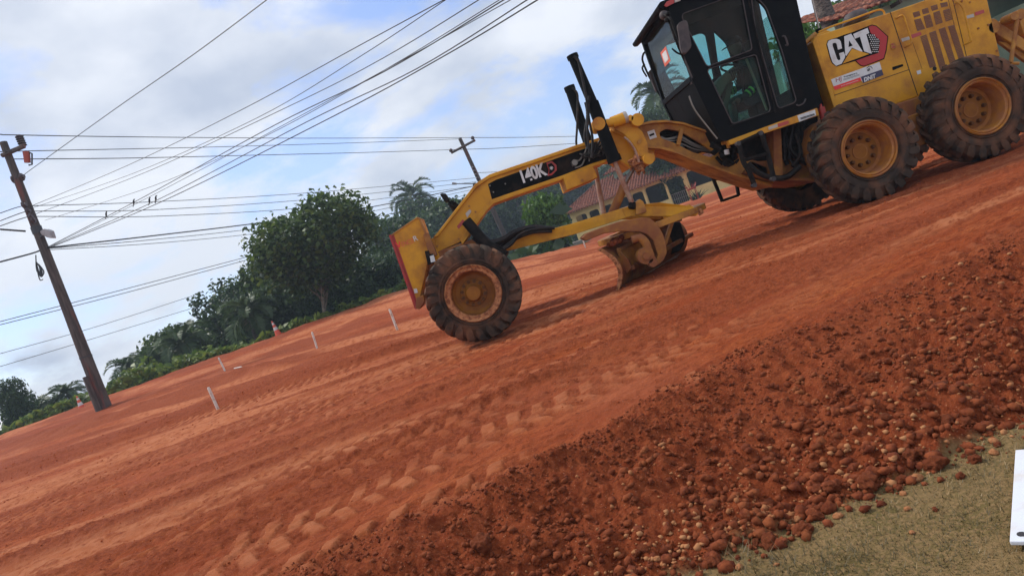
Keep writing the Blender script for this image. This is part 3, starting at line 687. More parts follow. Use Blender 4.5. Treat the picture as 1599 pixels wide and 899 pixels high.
# ---- rear frame arch with the hose opening
af = MB()
top = [(998, 196), (1018, 191), (1040, 190), (1066, 194), (1100, 206), (1122, 223), (1170, 250), (1210, 268), (1208, 287), (1182, 284), (1144, 270), (1104, 256), (1080, 246), (1055, 236), (1030, 229), (1008, 228), (1002, 212)]
hole = rounded([(1029, 207), (1040, 201), (1062, 205), (1092, 222), (1118, 240), (1110, 246), (1082, 238), (1050, 222), (1032, 216)], 4)
for y0 in (9.66, 10.18):
    o3 = PP(top, y0); h3 = PP(hole, y0); plate(af, o3, [h3], (0, .05, 0))
def band(mb, pts, wpx, y0, y1):        # flange following a line
    up = Vector((-.345, -.94)); n = len(pts)
    A = [(x, y) for x, y in pts]; B = [(x-up.x*wpx, y-up.y*wpx) for x, y in pts]
    for i in range(n-1): mb.px([A[i], A[i+1], B[i+1], B[i]], y0, y1)
band(af, [(998, 193), (1018, 188.5), (1040, 187.5), (1067, 191), (1102, 203)], 3.5, 9.58, 10.30)
band(af, [(1102, 203), (1122, 219), (1122, 224)], 3.5, 9.58, 10.3)
band(af, [(1006, 226), (1030, 227.5), (1055, 234.5), (1080, 245), (1104, 254), (1144, 268.5), (1182, 281), (1204, 287)], 5, 9.58, 10.30)
af.build('arch_frame', M['yellow_dirty'], GR)
sb = MB(); sb.px(Z(1040, 200, 7.493, [(170, 0), (215, 5), (170, 200), (125, 195)]), 9.60, 9.66); sb.build('hose_strap', M['yellow_dirty'], GR, bevel=.006)
flat('warning_sticker', Z(920, 160, 6.421, [(582, 295), (652, 272), (680, 350), (610, 372)]), 9.655, M['white'], GR)
flat('sticker_print', Z(920, 160, 6.421, [(600, 325), (648, 305), (655, 325), (608, 343)]), 9.652, M['decal_black'], GR)
hh = MB()
for k in range(9):
    a = k/8; pts = Z(1040, 200, 7.493, [(-90, 25+a*95), (0, 15+a*120), (160, 40+a*130), (330, 130+a*110), (520, 225+a*60), (700, 250+a*70), (820, 330+a*50)])
    hh = MB(); hh.tube(curve(PP(pts, [9.8+.25*random.random() for _ in pts]), 6), .020, 8); hh.build('hydraulic_hose', M['hose'], GR, smooth=True)
hh = MB()
for d_ in (0, 14, 40, 85):
    pts = Z(1040, 200, 7.493, [(-60, 100+d_*.6), (0, 125+d_*.5), (90, 110+d_), (180, 100+d_), (340, 190+d_*.7), (560, 268+d_*.1)])
    hh = MB(); hh.tube(curve(PP(pts, 9.72), 6), .010, 6); hh.build('hydraulic_pipe', M['pipe'], GR, smooth=True)
# hitch clutter under the cab
hc = MB()
for k in range(30):
    x0, y0 = 1118+random.uniform(-6, 34), 222+random.uniform(-2, 34); x0 += (y0-222)*.3
    p = P(x0, y0, 9.55+random.uniform(-.12, .3)); q = Vector((random.uniform(-1, 1), random.uniform(-1, 1), random.uniform(-1, 1))).normalized()*random.uniform(.05, .12)
    hc.tube([p-q, p+q], random.uniform(.02, .045), 8)
hc.build('hitch_fittings', M['black_matte'], GR, smooth=True)
hk = MB(); hk.tube(curve(PP(Z(1040, 200, 7.493, [(650, 180), (690, 170), (720, 190), (735, 235)]), 9.36), 5), .026, 8); hk.build('lifting_eye', M['yellow_dirty'], GR, smooth=True)
hk = MB(); hk.tube(PP(Z(1040, 200, 7.493, [(705, 255), (715, 310)]), 9.36), .035, 10); hk.build('pipe_cap', M['white'], GR, smooth=True)
# ---- rear main frame
rf = MB()
rf.px([(1140, 243), (1208, 243), (1262, 225), (1320, 205), (1450, 160), (1560, 120), (1570, 150), (1430, 205), (1330, 240), (1275, 270), (1240, 262), (1204, 279), (1150, 266)], 9.75, 10.15)
rf.px([(1168, 268), (1204, 280.5), (1279, 283), (1280, 279), (1206, 276.5), (1172, 263)], 9.40, 10.5)
rf.px([(1171, 253), (1250, 247), (1274, 270), (1279, 281), (1203, 280)], 9.66, 9.70)
rf.build('rear_frame', M['yellow_brown'], GR)
ps = MB(); ps.px([(1208.5, 204), (1219.5, 201), (1223, 276), (1210, 274)], 9.42, 9.62); ps.px([(1208, 204), (1209, 204), (1211, 274), (1209, 274)], 9.40, 9.66); ps.build('frame_post', M['yellow_brown'], GR, bevel=.006)
dk = MB(); dk.px([(1150, 214), (1275, 172), (1282, 205), (1272, 262), (1215, 262), (1160, 246)], 9.74, 10.4); dk.build('transmission_housing', M['black_matte'], GR, bevel=.03)
dh = MB()
for k in range(16):
    x0 = 1222+random.uniform(0, 45); y0 = 205+random.uniform(-8, 10)-(x0-1222)*.3
    dh = MB(); dh.tube(curve(PP([(x0, y0), (x0+random.uniform(-5, 8), y0+18), (x0+random.uniform(-10, 10), y0+35), (x0+random.uniform(-5, 16), y0+52)], 9.6+random.uniform(-.1, .1)), 4), random.choice((.012, .02, .03)), 7); dh.build('hydraulic_hose', M['hose'], GR, smooth=True)
dh = MB(); dh.tube(curve(PP(Z(1140, 160, 6.421, [(180, 610), (260, 690), (400, 750), (560, 750), (700, 640)]), 9.36), 6), .04, 10)
dh.build('hydraulic_hose', M['hose'], GR, smooth=True)
# ---- platform beam
pf = MB(); pf.px([(1137, 219.5), (1276, 168.5), (1279.5, 180), (1140, 226.5)], 9.12, 9.20); pf.px([(1137, 218), (1276, 166.5), (1277, 170), (1138, 221)], 9.16, 10.75)
pf.build('platform_beam', M['yellow'], GR, bevel=.006)
flat('grey_reflector', Z(1140, 160, 6.421, [(383, 248), (473, 215), (480, 247), (388, 278)]), 9.115, M['grey_refl'], GR)
flat('red_reflector', Z(1140, 160, 6.421, [(476, 214), (585, 182), (590, 212), (484, 250)]), 9.115, M['refl_red'], GR)
lb = flat('warning_sticker', Z(1140, 160, 6.421, [(674, 132), (852, 72), (862, 130), (694, 196)]), 9.115, M['white'], GR)
lp_ = MB()
for k, (a, b_) in enumerate((((700, 160), (845, 115)), ((712, 168), (848, 124)))): lp_.tube(PP(Z(1140, 160, 6.421, [a, b_]), 9.11), .004, 4)
lp_.build('sticker_print', M['decal_black'], lb)
fx = MB(); fx.tube(PP([(1282, 168), (1288, 189)], 9.2), .045, 14); fx.tube(PP([(1280.5, 163), (1282, 168)], 9.2), .02, 8)
tag(fx.build('fire_extinguisher', M['redpaint'], None, smooth=True), 'small red fire extinguisher strapped behind the cab above the rear tyre', 'fire extinguisher')
pt = MB(); pt.tube(PP([(1276, 172), (1281, 196)], 9.15), .010, 6); pt.build('extinguisher_bracket', M['yellow_dirty'], GR)
# ---- ladders
def ladder(Lr, Rr, rungs, Y, r=.022):
    q = MB(); q.tube(curve(PP(Lr, Y), 3), r, 8); q.tube(curve(PP(Rr, Y), 3), r, 8)
    for a, b_ in rungs: q.tube(PP([a, b_], Y), r*.72, 8)
    q.build('ladder', M['black_matte'], GR, smooth=True)
ladder(Z(1140, 160, 6.421, [(88, 410), (110, 500), (135, 600), (190, 690), (245, 830)]), Z(1140, 160, 6.421, [(312, 305), (345, 410), (380, 510), (400, 600), (440, 765)]),
       [Z(1140, 160, 6.421, [(88, 410), (312, 310)]), Z(1140, 160, 6.421, [(140, 580), (382, 512)])], 9.02, .034)
for a, b_ in ((88, 410), (312, 305), (440, 765), (250, 830)):
    p = P(*Z(1140, 160, 6.421, [(a, b_)])[0], 8.98); MB().tube([p, p+Vector((0, .08, 0))], .03, 12).build('ladder_pin', M['darkmetal'], GR, smooth=True)
ladder(Z(1040, 200, 7.493, [(490, 425), (555, 600), (600, 710), (660, 860)]), Z(1040, 200, 7.493, [(800, 510), (820, 620), (850, 790)]),
       [Z(1040, 200, 7.493, [(570, 605), (820, 530)]), Z(1040, 200, 7.493, [(660, 850), (850, 785)])], 10.9, .030)
# ---- drawbar, ring, blade
db = MB()
near = PP([(770, 386), (823, 367), (890, 350), (985, 321), (1030, 316), (1082, 322), (1092, 331), (1088, 337), (1050, 338), (985, 338), (897, 366), (784, 394)], [9.85, 9.75, 9.62, 9.45, 9.38, 9.36, 9.36, 9.36, 9.38, 9.45, 9.62, 9.85])
db.prism(near, [v+Vector((0, .12, 0)) for v in near])
mir = [Vector((v.x, 2*YC-v.y, v.z)) for v in near]; db.prism(mir, [v-Vector((0, .12, 0)) for v in mir])
a_, b_ = P(772, 390, 9.95), P(800, 380, 9.95)
for px_ in ((985, 329), (1070, 330)):
    p = P(*px_, 9.45); db.box((p.x-.10, 9.45, p.z-.07), (p.x+.10, 10.45, p.z+.07))
db.px([(760, 384), (800, 368), (806, 386), (772, 398)], 9.80, 10.10)
db.build('drawbar', M['yellow'], GR, bevel=.008)
dl = MB()
dl.tube(PP([(1091, 328), (1096, 334)], 9.38), .04, 10); dl.build('drawbar_tip', M['rust_rim'], GR)
lug = MB(); lug.px(Z(860, 220, 3.595, [(478, 345), (500, 325), (520, 340), (540, 395), (530, 402), (480, 415)]), 9.35, 9.50); lug.build('drawbar_lug', M['yellow_dirty'], GR, bevel=.008)
bj = MB(); bj.ball(P(988.5, 321, 9.40), .055, 8)
for k in range(7):
    p = P(988.5+random.uniform(-4, 4), 321+random.uniform(-4, 7), 9.38); bj.ball(p, random.uniform(.02, .035), 5)
bj.build('ball_joint', M['black_matte'], GR, smooth=True)
pr0 = P(1012, 349, YC)
rg = MB(); rg.lathe([(.62, -.05), (.80, -.05), (.80, .03), (.62, .03)], (pr0.x+.03, YC, pr0.z-.02), 'Z', 64, closed=True); rg.build('circle_ring', M['yellow_dirty'], GR, bevel=.006)
am = MB()
am.px(Z(860, 220, 3.595, [(175, 545), (200, 520), (290, 485), (400, 448), (520, 430), (560, 436), (600, 468), (630, 520), (650, 580), (652, 630), (635, 670), (600, 700), (585, 690), (600, 640), (575, 560), (540, 525), (500, 510), (400, 507), (300, 520), (200, 560)]), 9.12, 9.42)
am.build('blade_arm', M['yellow_brown'], GR, bevel=.012)
ah = MB(); ah.tube(curve(PP(Z(860, 220, 3.595, [(455, 555), (500, 545), (530, 570), (545, 610), (560, 650), (580, 690)]), 9.06), 6), [.05]*6+[.058]*25, 12)
p = P(*Z(860, 220, 3.595, [(535, 645)])[0], 8.98); ah.tube([p, p+Vector((0, .16, 0))], .11, 20); ah.tube([p+Vector((0, -.03, 0)), p], .05, 12)
p = P(*Z(860, 220, 3.595, [(575, 685)])[0], 8.98); ah.tube([p, p+Vector((0, .14, 0))], .055, 12)
ah.build('blade_tilt_link', M['yellow_brown'], GR, smooth=True)
A, B = Vector((1.36, 9.18, .02)), Vector((2.88, 11.2, .02)); dirb = (B-A).normalized(); nb_ = Vector((dirb.y, -dirb.x, 0))   # faces the rear
if nb_.x < 0: nb_ = -nb_
prof = []
for i in range(15):
    t_ = i/14; z_ = .60*t_; bow = .16*(1-((t_-.5)/.5)**2)
    prof.append((bow-.06-.05*t_, z_))
bm_ = MB(); K = 14
outer = [Vector((0, 0, z_))+nb_*b_ for b_, z_ in prof]; inner = [Vector((0, 0, z_))+nb_*(b_+.028) for b_, z_ in prof]
sec = outer+inner[::-1]
bm_.prism([A+q for q in sec], [B+q for q in sec])
bm_.build('moldboard', M['blade_steel'], GR, smooth=True)
rl = MB()
for b_, z_, hh_ in ((.10, .50, .05), (.20, .22, .06)):
    q0 = nb_*b_+Vector((0, 0, z_)); a1, b1 = A+dirb*.12+q0, B-dirb*.1+q0
    for e0, e1 in ((a1, b1),):
        s4 = [nb_*-.035+Vector((0, 0, -hh_/2)), nb_*.035+Vector((0, 0, -hh_/2)), nb_*.035+Vector((0, 0, hh_/2)), nb_*-.035+Vector((0, 0, hh_/2))]
        rl.prism([e0+v for v in s4], [e1+v for v in s4])
for dd in (.10, .80):
    e0 = A+dirb*dd; s4 = [(.10, .16), (.20, .22), (.19, .34), (.10, .54), (.07, .50), (.09, .34)]
    rl.prism([e0+nb_*a+Vector((0, 0, b_)) for a, b_ in s4], [e0+dirb*.04+nb_*a+Vector((0, 0, b_)) for a, b_ in s4])
rl.build('blade_rail', M['blade_steel'], GR, bevel=.006)
bk = MB(); s4 = [(.10, .18), (.115, .18), (.095, .50), (.08, .50)]
bk.prism([A+dirb*.15+nb_*a+Vector((0, 0, b_)) for a, b_ in s4], [A+dirb*.80+nb_*a+Vector((0, 0, b_)) for a, b_ in s4]); bk.build('rail_cover', M['yellow_dirty'], GR)
ce = MB(); s4 = [(-.085, -.05), (-.06, -.05), (.03, .15), (.005, .15)]
ce.prism([A+nb_*a+Vector((0, 0, b_)) for a, b_ in s4], [B+nb_*a+Vector((0, 0, b_)) for a, b_ in s4]); ce.build('cutting_edge', M['rod'], GR, bevel=.003)
eb = MB(); s8 = outer+[q+nb_*.06 for q in outer[::-1]]
eb.prism([A-dirb*.035+q-nb_*.015 for q in s8], [A+q-nb_*.015 for q in s8]); eb.build('end_bit', M['rust_rim'], GR, bevel=.004)
dbm = MB()
for k in range(40):
    t_ = random.random(); p = A+dirb*(.05+.5*t_)+nb_*random.uniform(-.02, .14)+Vector((0, 0, .60+random.uniform(0, .05)*(1 if t_ > .2 else .4)))
    dbm.ball(p, random.uniform(.02, .05), 4)
tag(dbm.build('soil_on_blade', M['clod'], None, smooth=True), 'loose red soil lying on top of the grader blade', 'soil', None, 'stuff')
sp_ = MB(); sp_.px(Z(940, 340, 7.493, [(815, 20), (860, 10), (760, 320), (730, 290)]), 9.55, 9.65); sp_.build('blade_strut', M['yellow_dirty'], GR, bevel=.006)
sl = MB(); sl.px(Z(940, 340, 7.493, [(850, 50), (920, 50), (975, 230), (965, 300), (910, 390), (780, 440), (750, 420), (760, 260)]), 10.6, 10.75); sl.build('far_blade_arm', M['black_matte'], GR, bevel=.01)
hl = MB()
for k, (dz, dy) in enumerate(((0, 0), (4, .05), (9, .1), (13, -.04), (-3, .12))):
    hl = MB(); hl.tube(curve(PP([(738, 348+dz), (746, 366+dz), (765, 379+dz), (786, 374+dz), (806, 362+dz*.8), (832, 355+dz*.6), (862, 357+dz*.3)], 9.66+dy), 6), .024, 8); hl.build('hydraulic_hose', M['hose'], GR, smooth=True)
hl = MB(); hl.tube(curve(PP([(738, 372), (770, 392), (795, 384), (812, 366), (835, 358), (866, 356)], 9.60), 6), .022, 8)
hl.build('hydraulic_hose', M['hose'], GR, smooth=True)
# ---- engine hood
HY = 9.40
eh = MB(); eh.px([(1273, 62), (1276, 56), (1392, 19), (1535, -31), (1562, 88), (1520, 118), (1448, 146.5), (1406, 160), (1308, 200), (1303, 150)], HY, 10.5)
hood = eh.build('engine_hood', M['yellow'], GR, bevel=.014)
hf = MB(); hf.px([(1269, 66), (1274, 56), (1276, 61), (1308, 166), (1303, 170)], HY-.02, 10.5); hf.px([(1273, 60), (1278, 52), (1290, 47), (1300, 50), (1278, 58)], HY+.1, 10.4); hf.build('hood_front_frame', M['yellow'], GR, bevel=.008)
hb = MB(); hb.px([(1248, 75), (1270, 62), (1300, 160), (1282, 168)], 9.62, 10.3); hb.build('engine_bulkhead', M['dark'], GR)
hg = MB(); hg.tube(PP(Z(1240, 0, 4.454, [(150, 235), (40, 335)]), 9.5), .03, 8); hg.build('hood_brace', M['yellow_dirty'], GR)
sm = MB()
def seam(a, b_, w=.9, Y=HY-.002):
    d = Vector((b_[0]-a[0], b_[1]-a[1])).normalized()*w/2; n = (-d.y, d.x); sm.px([(a[0]+n[0], a[1]+n[1]), (b_[0]+n[0], b_[1]+n[1]), (b_[0]-n[0], b_[1]-n[1]), (a[0]-n[0], a[1]-n[1])], Y, Y+.004)
seam((1390, 19), (1433, 149), 1.3); seam((1303, 149), (1419.5, 109), 1.0); seam((1488, 0), (1512, 100), 1.0); seam((1481, 0), (1503, 96), .5); seam((1410, 24), (1440, 108), .4)
sm.build('panel_gap', M['seam'], hood)
def hflat(name, pts, m, d, parent=hood): return flat(name, pts, HY-d, m, parent, .002)
LG = lambda pts: Z(1280, 30, 7.493, pts)
hflat('logo_backing', LG([(78, 300), (95, 250), (200, 218), (285, 185), (370, 160), (562, 85), (572, 80), (612, 66), (665, 78), (803, 203), (782, 372), (755, 470), (520, 557), (478, 548), (415, 492), (270, 532), (200, 556), (145, 520), (120, 460)]), M['decal_black'], .004)
hflat('logo_shield', LG([(572, 92), (612, 76), (662, 88), (793, 207), (772, 365), (747, 460), (520, 548), (483, 540), (424, 488), (600, 425), (688, 398), (706, 250), (625, 178), (600, 170)]), M['red'], .007)
ms_ = hflat('logo_mesh', LG([(548, 165), (620, 178), (702, 250), (684, 392), (620, 415)]), M['decal_black'], .0075)
dots = MB(); rows = 0
for i in range(6):
    for j in range(9):
        q = (572+i*22+(j % 2)*11, 190+j*24)
        if q[0] > 560+(q[1]-165)*.25 and q[0] < 700-abs(q[1]-300)*.16-(30 if q[1] < 215 else 0) and q[1] < 400:
            c_ = LG([q])[0]; dots.px(ngon(c_[0], c_[1], .95, 6), HY-.0095, HY-.008)
dots.build('logo_dots', M['white'], hood)
hflat('logo_letter', LG([(88, 292), (104, 256), (140, 240), (190, 232), (228, 240), (246, 262), (262, 345), (214, 360), (198, 290), (182, 278), (152, 286), (150, 310), (205, 470), (222, 484), (242, 474), (238, 440), (226, 402), (282, 385), (298, 425), (296, 452), (256, 524), (192, 548), (150, 508), (120, 420)]), M['white'], .009)
hflat('logo_letter', LG([(286, 204), (368, 172), (502, 378), (490, 384), (378, 336), (312, 432), (300, 420)]), M['white'], .009)
hflat('logo_letter', LG([(345, 252), (386, 312), (338, 328)]), M['decal_black'], .011)
hflat('logo_letter', LG([(392, 176), (560, 104), (580, 165), (545, 182), (610, 404), (585, 402), (520, 378), (472, 208), (412, 232)]), M['white'], .009)
hflat('logo_triangle', LG([(378, 346), (578, 410), (268, 524)]), M['yellow'], .0105)
hflat('sticker', LG([(132, 707), (700, 503), (745, 655), (510, 748), (490, 722), (180, 832)]), M['white'], .004)
hflat('sticker_band', LG([(158, 790), (475, 682), (490, 722), (180, 832)]), M['red_bright'], .006)
hflat('sticker_band', LG([(480, 678), (727, 590), (747, 655), (510, 748)]), M['navy'], .006)
text3d('DNIT', LG([(522, 738)])[0], LG([(668, 684)])[0], 6.6, HY-.0085, M['white'], 'lettering', hood, .05, shear=.25)
text3d('Transportes', LG([(282, 692)])[0], LG([(442, 643)])[0], 2.9, HY-.007, M['decal_black'], 'lettering', hood, .03)
text3d('www.transportes.com', LG([(250, 792)])[0], LG([(455, 722)])[0], 1.6, HY-.0085, M['white'], 'lettering', hood, .02)
text3d('HJ', LG([(195, 755)])[0], LG([(270, 728)])[0], 8, HY-.007, M['redpaint'], 'lettering', hood, .0, shear=.2)
text3d('all', LG([(560, 612)])[0], LG([(592, 600)])[0], 4, HY-.007, M['decal_black'], 'lettering', hood, .03)
arc = MB(); arc.tube(PP(LG([(550, 575), (575, 552), (600, 555), (618, 580)]), HY-.006), .004, 4)
for yy in (0, 12): arc.tube(PP(LG([(275, 705+yy), (465, 645+yy)]), HY-.006), .0018, 4)
arc.build('sticker_print', M['decal_black'], hood)
hflat('model_plate', LG([(850, 562), (965, 528), (978, 536), (976, 552), (864, 598), (852, 592)]), M['decal_black'], .004)
text3d('120', LG([(915, 570)])[0], LG([(958, 555)])[0], 2.4, HY-.0055, M['grey_refl'], 'lettering', hood, .02) if False else None
ld = MB(); ld.px(rounded(LG([(825, 290), (880, 275), (900, 320), (885, 345), (840, 352)]), 2), HY-.015, HY); ld.build('hood_latch', M['yellow_dirty'], hood)
ld = MB(); ld.px(LG([(838, 292), (862, 286), (866, 300), (842, 306)]), HY-.018, HY-.014); ld.px(LG([(844, 325), (878, 315), (884, 330), (850, 340)]), HY-.018, HY-.014); ld.build('latch_slot', M['redpaint'], hood)
V4 = lambda pts: Z(1240, 0, 4.454, pts)
vents = [[(825, 90), (870, 78), (880, 110), (835, 125)], [(888, 68), (930, 55), (940, 90), (897, 102)], [(950, 45), (995, 32), (1002, 65), (960, 80)], [(1015, 25), (1065, 15), (1070, 45), (1025, 55)],
         [(835, 140), (880, 128), (912, 202), (858, 218)], [(900, 115), (945, 100), (970, 185), (922, 198)], [(968, 90), (1012, 75), (1035, 158), (987, 175)], [(1035, 75), (1080, 62), (1102, 137), (1056, 152)],
         [(878, 257), (920, 240), (988, 460), (945, 475)], [(940, 230), (985, 215), (1062, 482), (1018, 497)], [(1005, 205), (1050, 190), (1125, 430), (1085, 447)], [(1070, 185), (1115, 175), (1185, 398), (1147, 418)], [(958, 515), (1000, 500), (1005, 530), (970, 550)]]
for q in vents:
    vv = hflat('vent', V4(q), M['vent'], .003)
vr = MB()
for q in vents:
    a = V4(q); n_ = max(2, int(abs(a[3][1]-a[0][1])/2.3))
    for k in range(1, n_): t_ = k/n_; vr.tube(PP([(a[0][0]*(1-t_)+a[3][0]*t_, a[0][1]*(1-t_)+a[3][1]*t_), (a[1][0]*(1-t_)+a[2][0]*t_, a[1][1]*(1-t_)+a[2][1]*t_)], HY-.004), .0035, 4)
vr.build('vent_louvres', M['yellow_brown'], hood)
hflat('red_reflector', V4([(810, 245), (880, 222), (887, 244), (818, 270)]), M['refl_red'], .004)
hflat('grey_reflector', V4([(745, 270), (800, 255), (806, 275), (752, 293)]), M['grey_refl'], .004)
hflat('red_reflector', V4([(1255, 88), (1320, 68), (1325, 90), (1262, 112)]), M['refl_red'], .004)
hflat('grey_reflector', V4([(1198, 112), (1248, 97), (1254, 120), (1203, 132)]), M['grey_refl'], .004)
hflat('sticker', V4([(852, 495), (880, 487), (885, 512), (858, 520)]), M['white'], .004)
p = P(*V4([(978, 478)])[0], HY-.004); MB().tube([p, p+Vector((0, .02, 0))], .028, 12).build('vent_hole', M['dark'], hood)
hd = MB()
for pts in ([(730, 118), (745, 110), (765, 122), (790, 200), (815, 280), (810, 310), (790, 318)], [(1150, 0), (1175, 60), (1225, 260), (1228, 290), (1205, 300)]):
    hd = MB(); q = PP(V4(pts), HY-.07); q[0].y = HY; q[-1].y = HY; hd.tube(curve(q, 5), .013, 8); hd.build('hood_handle', M['yellow'], hood, smooth=True)
bo = MB()
for q in ((1025, 3), (1105, 5), (1115, 35), (1165, 12), (1222, 18), (1280, 200), (1350, 175), (1408, 355), (1330, 382)): p = P(*V4([q])[0], HY); bo.tube([p, p+Vector((0, -.012, 0))], .014, 8)
bo.build('bolt', M['yellow_brown'], hood)
hr = MB(); hr.tube(curve(PP(V4([(170, 225), (250, 190), (400, 137), (560, 78), (605, 70), (625, 85), (630, 105)]), 9.55), 5), .013, 8); hr.build('hood_handrail', M['yellow'], GR, smooth=True)
pc_ = MB(); p = P(1337, 32, 9.95); pc_.lathe([(.05, -.30), (.05, -.04), (.17, -.03), (.185, 0), (.17, .06), (.11, .12), (.0001, .14)], p, 'Z', 28); pc_.build('air_precleaner', M['grey_plastic'], GR, smooth=True)
pm = MB(); pm.tube(PP([(1264, -18), (1280, 50)], 9.7), .013, 6); pm.build('antenna', M['grey_refl'], GR)
p = P(1279, 51, 9.7); MB().tube([p, p+Vector((0, 0, .05))], .04, 10).build('antenna_mount', M['black_matte'], GR)
# exhaust stack and lid features above the hood
mu = MB(); mu.tube(PP([(1452, 0), (1440, -45)], 9.9), .07, 14); mu.build('exhaust_stack', M['black_matte'], GR)
tk = MB(); tk.px([(1400, 162), (1450, 146), (1452, 175), (1440, 190), (1410, 196)], 9.30, 9.6); tk.build('hydraulic_tank', M['yellow_brown'], GR, bevel=.02)
sk = MB(); sk.px([(1268, 200), (1282, 188), (1300, 190), (1300, 260), (1280, 270), (1262, 230)], 9.30, 9.6); sk.build('frame_side', M['yellow_brown'], GR, bevel=.02)
# ---- ripper at the back
rp = MB(); V5 = lambda pts: Z(1500, 0, 8.17, pts)
rp.px(V5([(372, 238), (440, 238), (500, 285), (640, 385), (809, 495), (1100, 700), (1100, 860), (809, 655), (640, 545), (470, 440), (395, 330)]), 9.45, 9.62)
rp.px(V5([(480, 530), (640, 545), (809, 655), (900, 730), (850, 800), (640, 650)]), 9.50, 9.56)
rp.px(V5([(720, 180), (780, 140), (1000, 150), (1000, 480), (809, 440), (740, 250)]), 9.5, 9.9)
rp.build('ripper', M['yellow_dirty'], GR, bevel=.012)
rb = MB(); rb.tube(PP(V5([(724, 225), (642, 800)]), 9.3), .026, 12); p = P(*V5([(692, 205)])[0], 9.25); rb.tube([p, p+Vector((0, .2, 0))], .055, 16); p = P(*V5([(780, 180)])[0], 9.3); rb.tube([p, p+Vector((0, .3, 0))], .07, 18)
rb.tube(PP(V5([(640, 810), (740, 810)]), 9.3), .022, 8)
p = P(*V5([(430, 350)])[0], 9.40); rb.tube([p, p+Vector((0, .08, 0))], .075, 18); rb.build('ripper_linkage', M['yellow_dirty'], GR, smooth=True)
# ---- cab
CY0, CY1 = 9.15, 10.75
cab = MB()
side = [(1040, 6), (1044, 3), (1232, -70), (1244, 0), (1262, 80), (1282, 160), (1278, 168), (1138, 219), (1126, 219), (1080, 122)]
win1 = rounded([(1066, 22), (1150, -8), (1159, -4), (1174.5, 78), (1106, 104), (1102, 101), (1065, 28)], 5)
win2 = rounded([(1106, 108), (1178, 86), (1181, 88), (1203, 170), (1200, 176), (1146, 193), (1143, 192), (1105, 113)], 5)
win3 = rounded([(1172, -12), (1190, 5), (1197, 13), (1221, 80), (1243, 156), (1240, 161), (1218, 169), (1214, 166), (1180, 50)], 5)
plate(cab, PP(side, CY0), [PP(w_, CY0) for w_ in (win1, win2, win3)], (0, .06, 0))
def at_far(pts, y0, y1): return [Vector((v.x, y1, v.z)) for v in PP(pts, y0)]
plate(cab, at_far(side, CY0, CY1-.06), [at_far(w_, CY0, CY1-.06) for w_ in (win1, win2, win3)], (0, .06, 0))
# front: header, sill, lower panel; rear wall; floor
def crossbeam(mb, pts, y0=CY0+.06, y1=CY1-.06): v = PP(pts, CY0); mb.prism([Vector((q.x, y0, q.z)) for q in v], [Vector((q.x, y1, q.z)) for q in v])
crossbeam(cab, [(1041, 7), (1046, 5), (1054, 4), (1050, 16), (1043, 16)])
crossbeam(cab, [(1078, 118), (1086, 118), (1088, 125), (1081, 126)])
crossbeam(cab, [(1083, 124), (1090, 124), (1134, 212), (1128, 217)])
crossbeam(cab, [(1130, 212), (1278, 160), (1279, 167), (1131, 219)])
crossbeam(cab, [(1268, 120), (1276, 120), (1282, 160), (1274, 164)])
crossbeam(cab, [(1222, -64), (1230, -67), (1244, 0), (1272, 120), (1264, 122), (1236, 0)], CY0+.06, CY0+.5)
crossbeam(cab, [(1222, -64), (1230, -67), (1244, 0), (1272, 120), (1264, 122), (1236, 0)], CY1-.5, CY1-.06)
cab.build('cab_frame', M['black'], GR, bevel=.006)
cr_ = MB(); cr_.px([(1027, 9), (1031, 3), (1052, -6), (1232, -78), (1236, -69), (1046, 4), (1037, 13), (1031, 14)], CY0-.06, CY1+.06); cr_.build('cab_roof', M['black'], GR, bevel=.015)
rl_ = MB(); rl_.px([(1037, 9), (1041, 3), (1052, -2), (1053, 5), (1041, 11)], CY0-.075, CY0-.058); rl_.build('red_reflector', M['refl_red'], GR)
rl_ = MB(); rl_.px([(1053, -2), (1062, -5.5), (1063, 1), (1054, 4.5)], CY0-.075, CY0-.058); rl_.build('grey_reflector', M['grey_refl'], GR)
# glazing
gz = MB()
for w_, nm in ((win1, 'side_window'), (win2, 'side_window'), (win3, 'side_window')):
    for yy in (CY0+.028, CY1-.032):
        q = at_far(w_, CY0, yy); g_m = MB(); g_m.add(q, [tuple(range(len(q)))]); g_m.build('side_window', M['glass'], GR)
        sl_ = MB(); sl_.tube([Vector((v.x, yy-.03 if yy < 10 else yy+.03, v.z)) for v in q]+[Vector((q[0].x, yy-.03 if yy < 10 else yy+.03, q[0].z))], .0075, 6); sl_.build('window_seal', M['grey_plastic'] if yy < 10 else M['black_matte'], GR)
ws = MB(); a1, a2 = P(1046, 10, CY0), P(1082, 120, CY0)
ws.add([(a1.x, CY0+.06, a1.z), (a2.x, CY0+.06, a2.z), (a2.x, CY1-.06, a2.z), (a1.x, CY1-.06, a1.z)], [(0, 1, 2, 3)]); ws.build('windscreen', M['glass_teal'], GR)
rw = MB(); a1, a2 = P(1240, -10, CY0), P(1268, 120, CY0)
rw.add([(a1.x, CY0+.5, a1.z), (a2.x, CY0+.5, a2.z), (a2.x, CY1-.5, a2.z), (a1.x, CY1-.5, a1.z)], [(0, 1, 2, 3)]); rw.build('rear_window', M['glass'], GR)
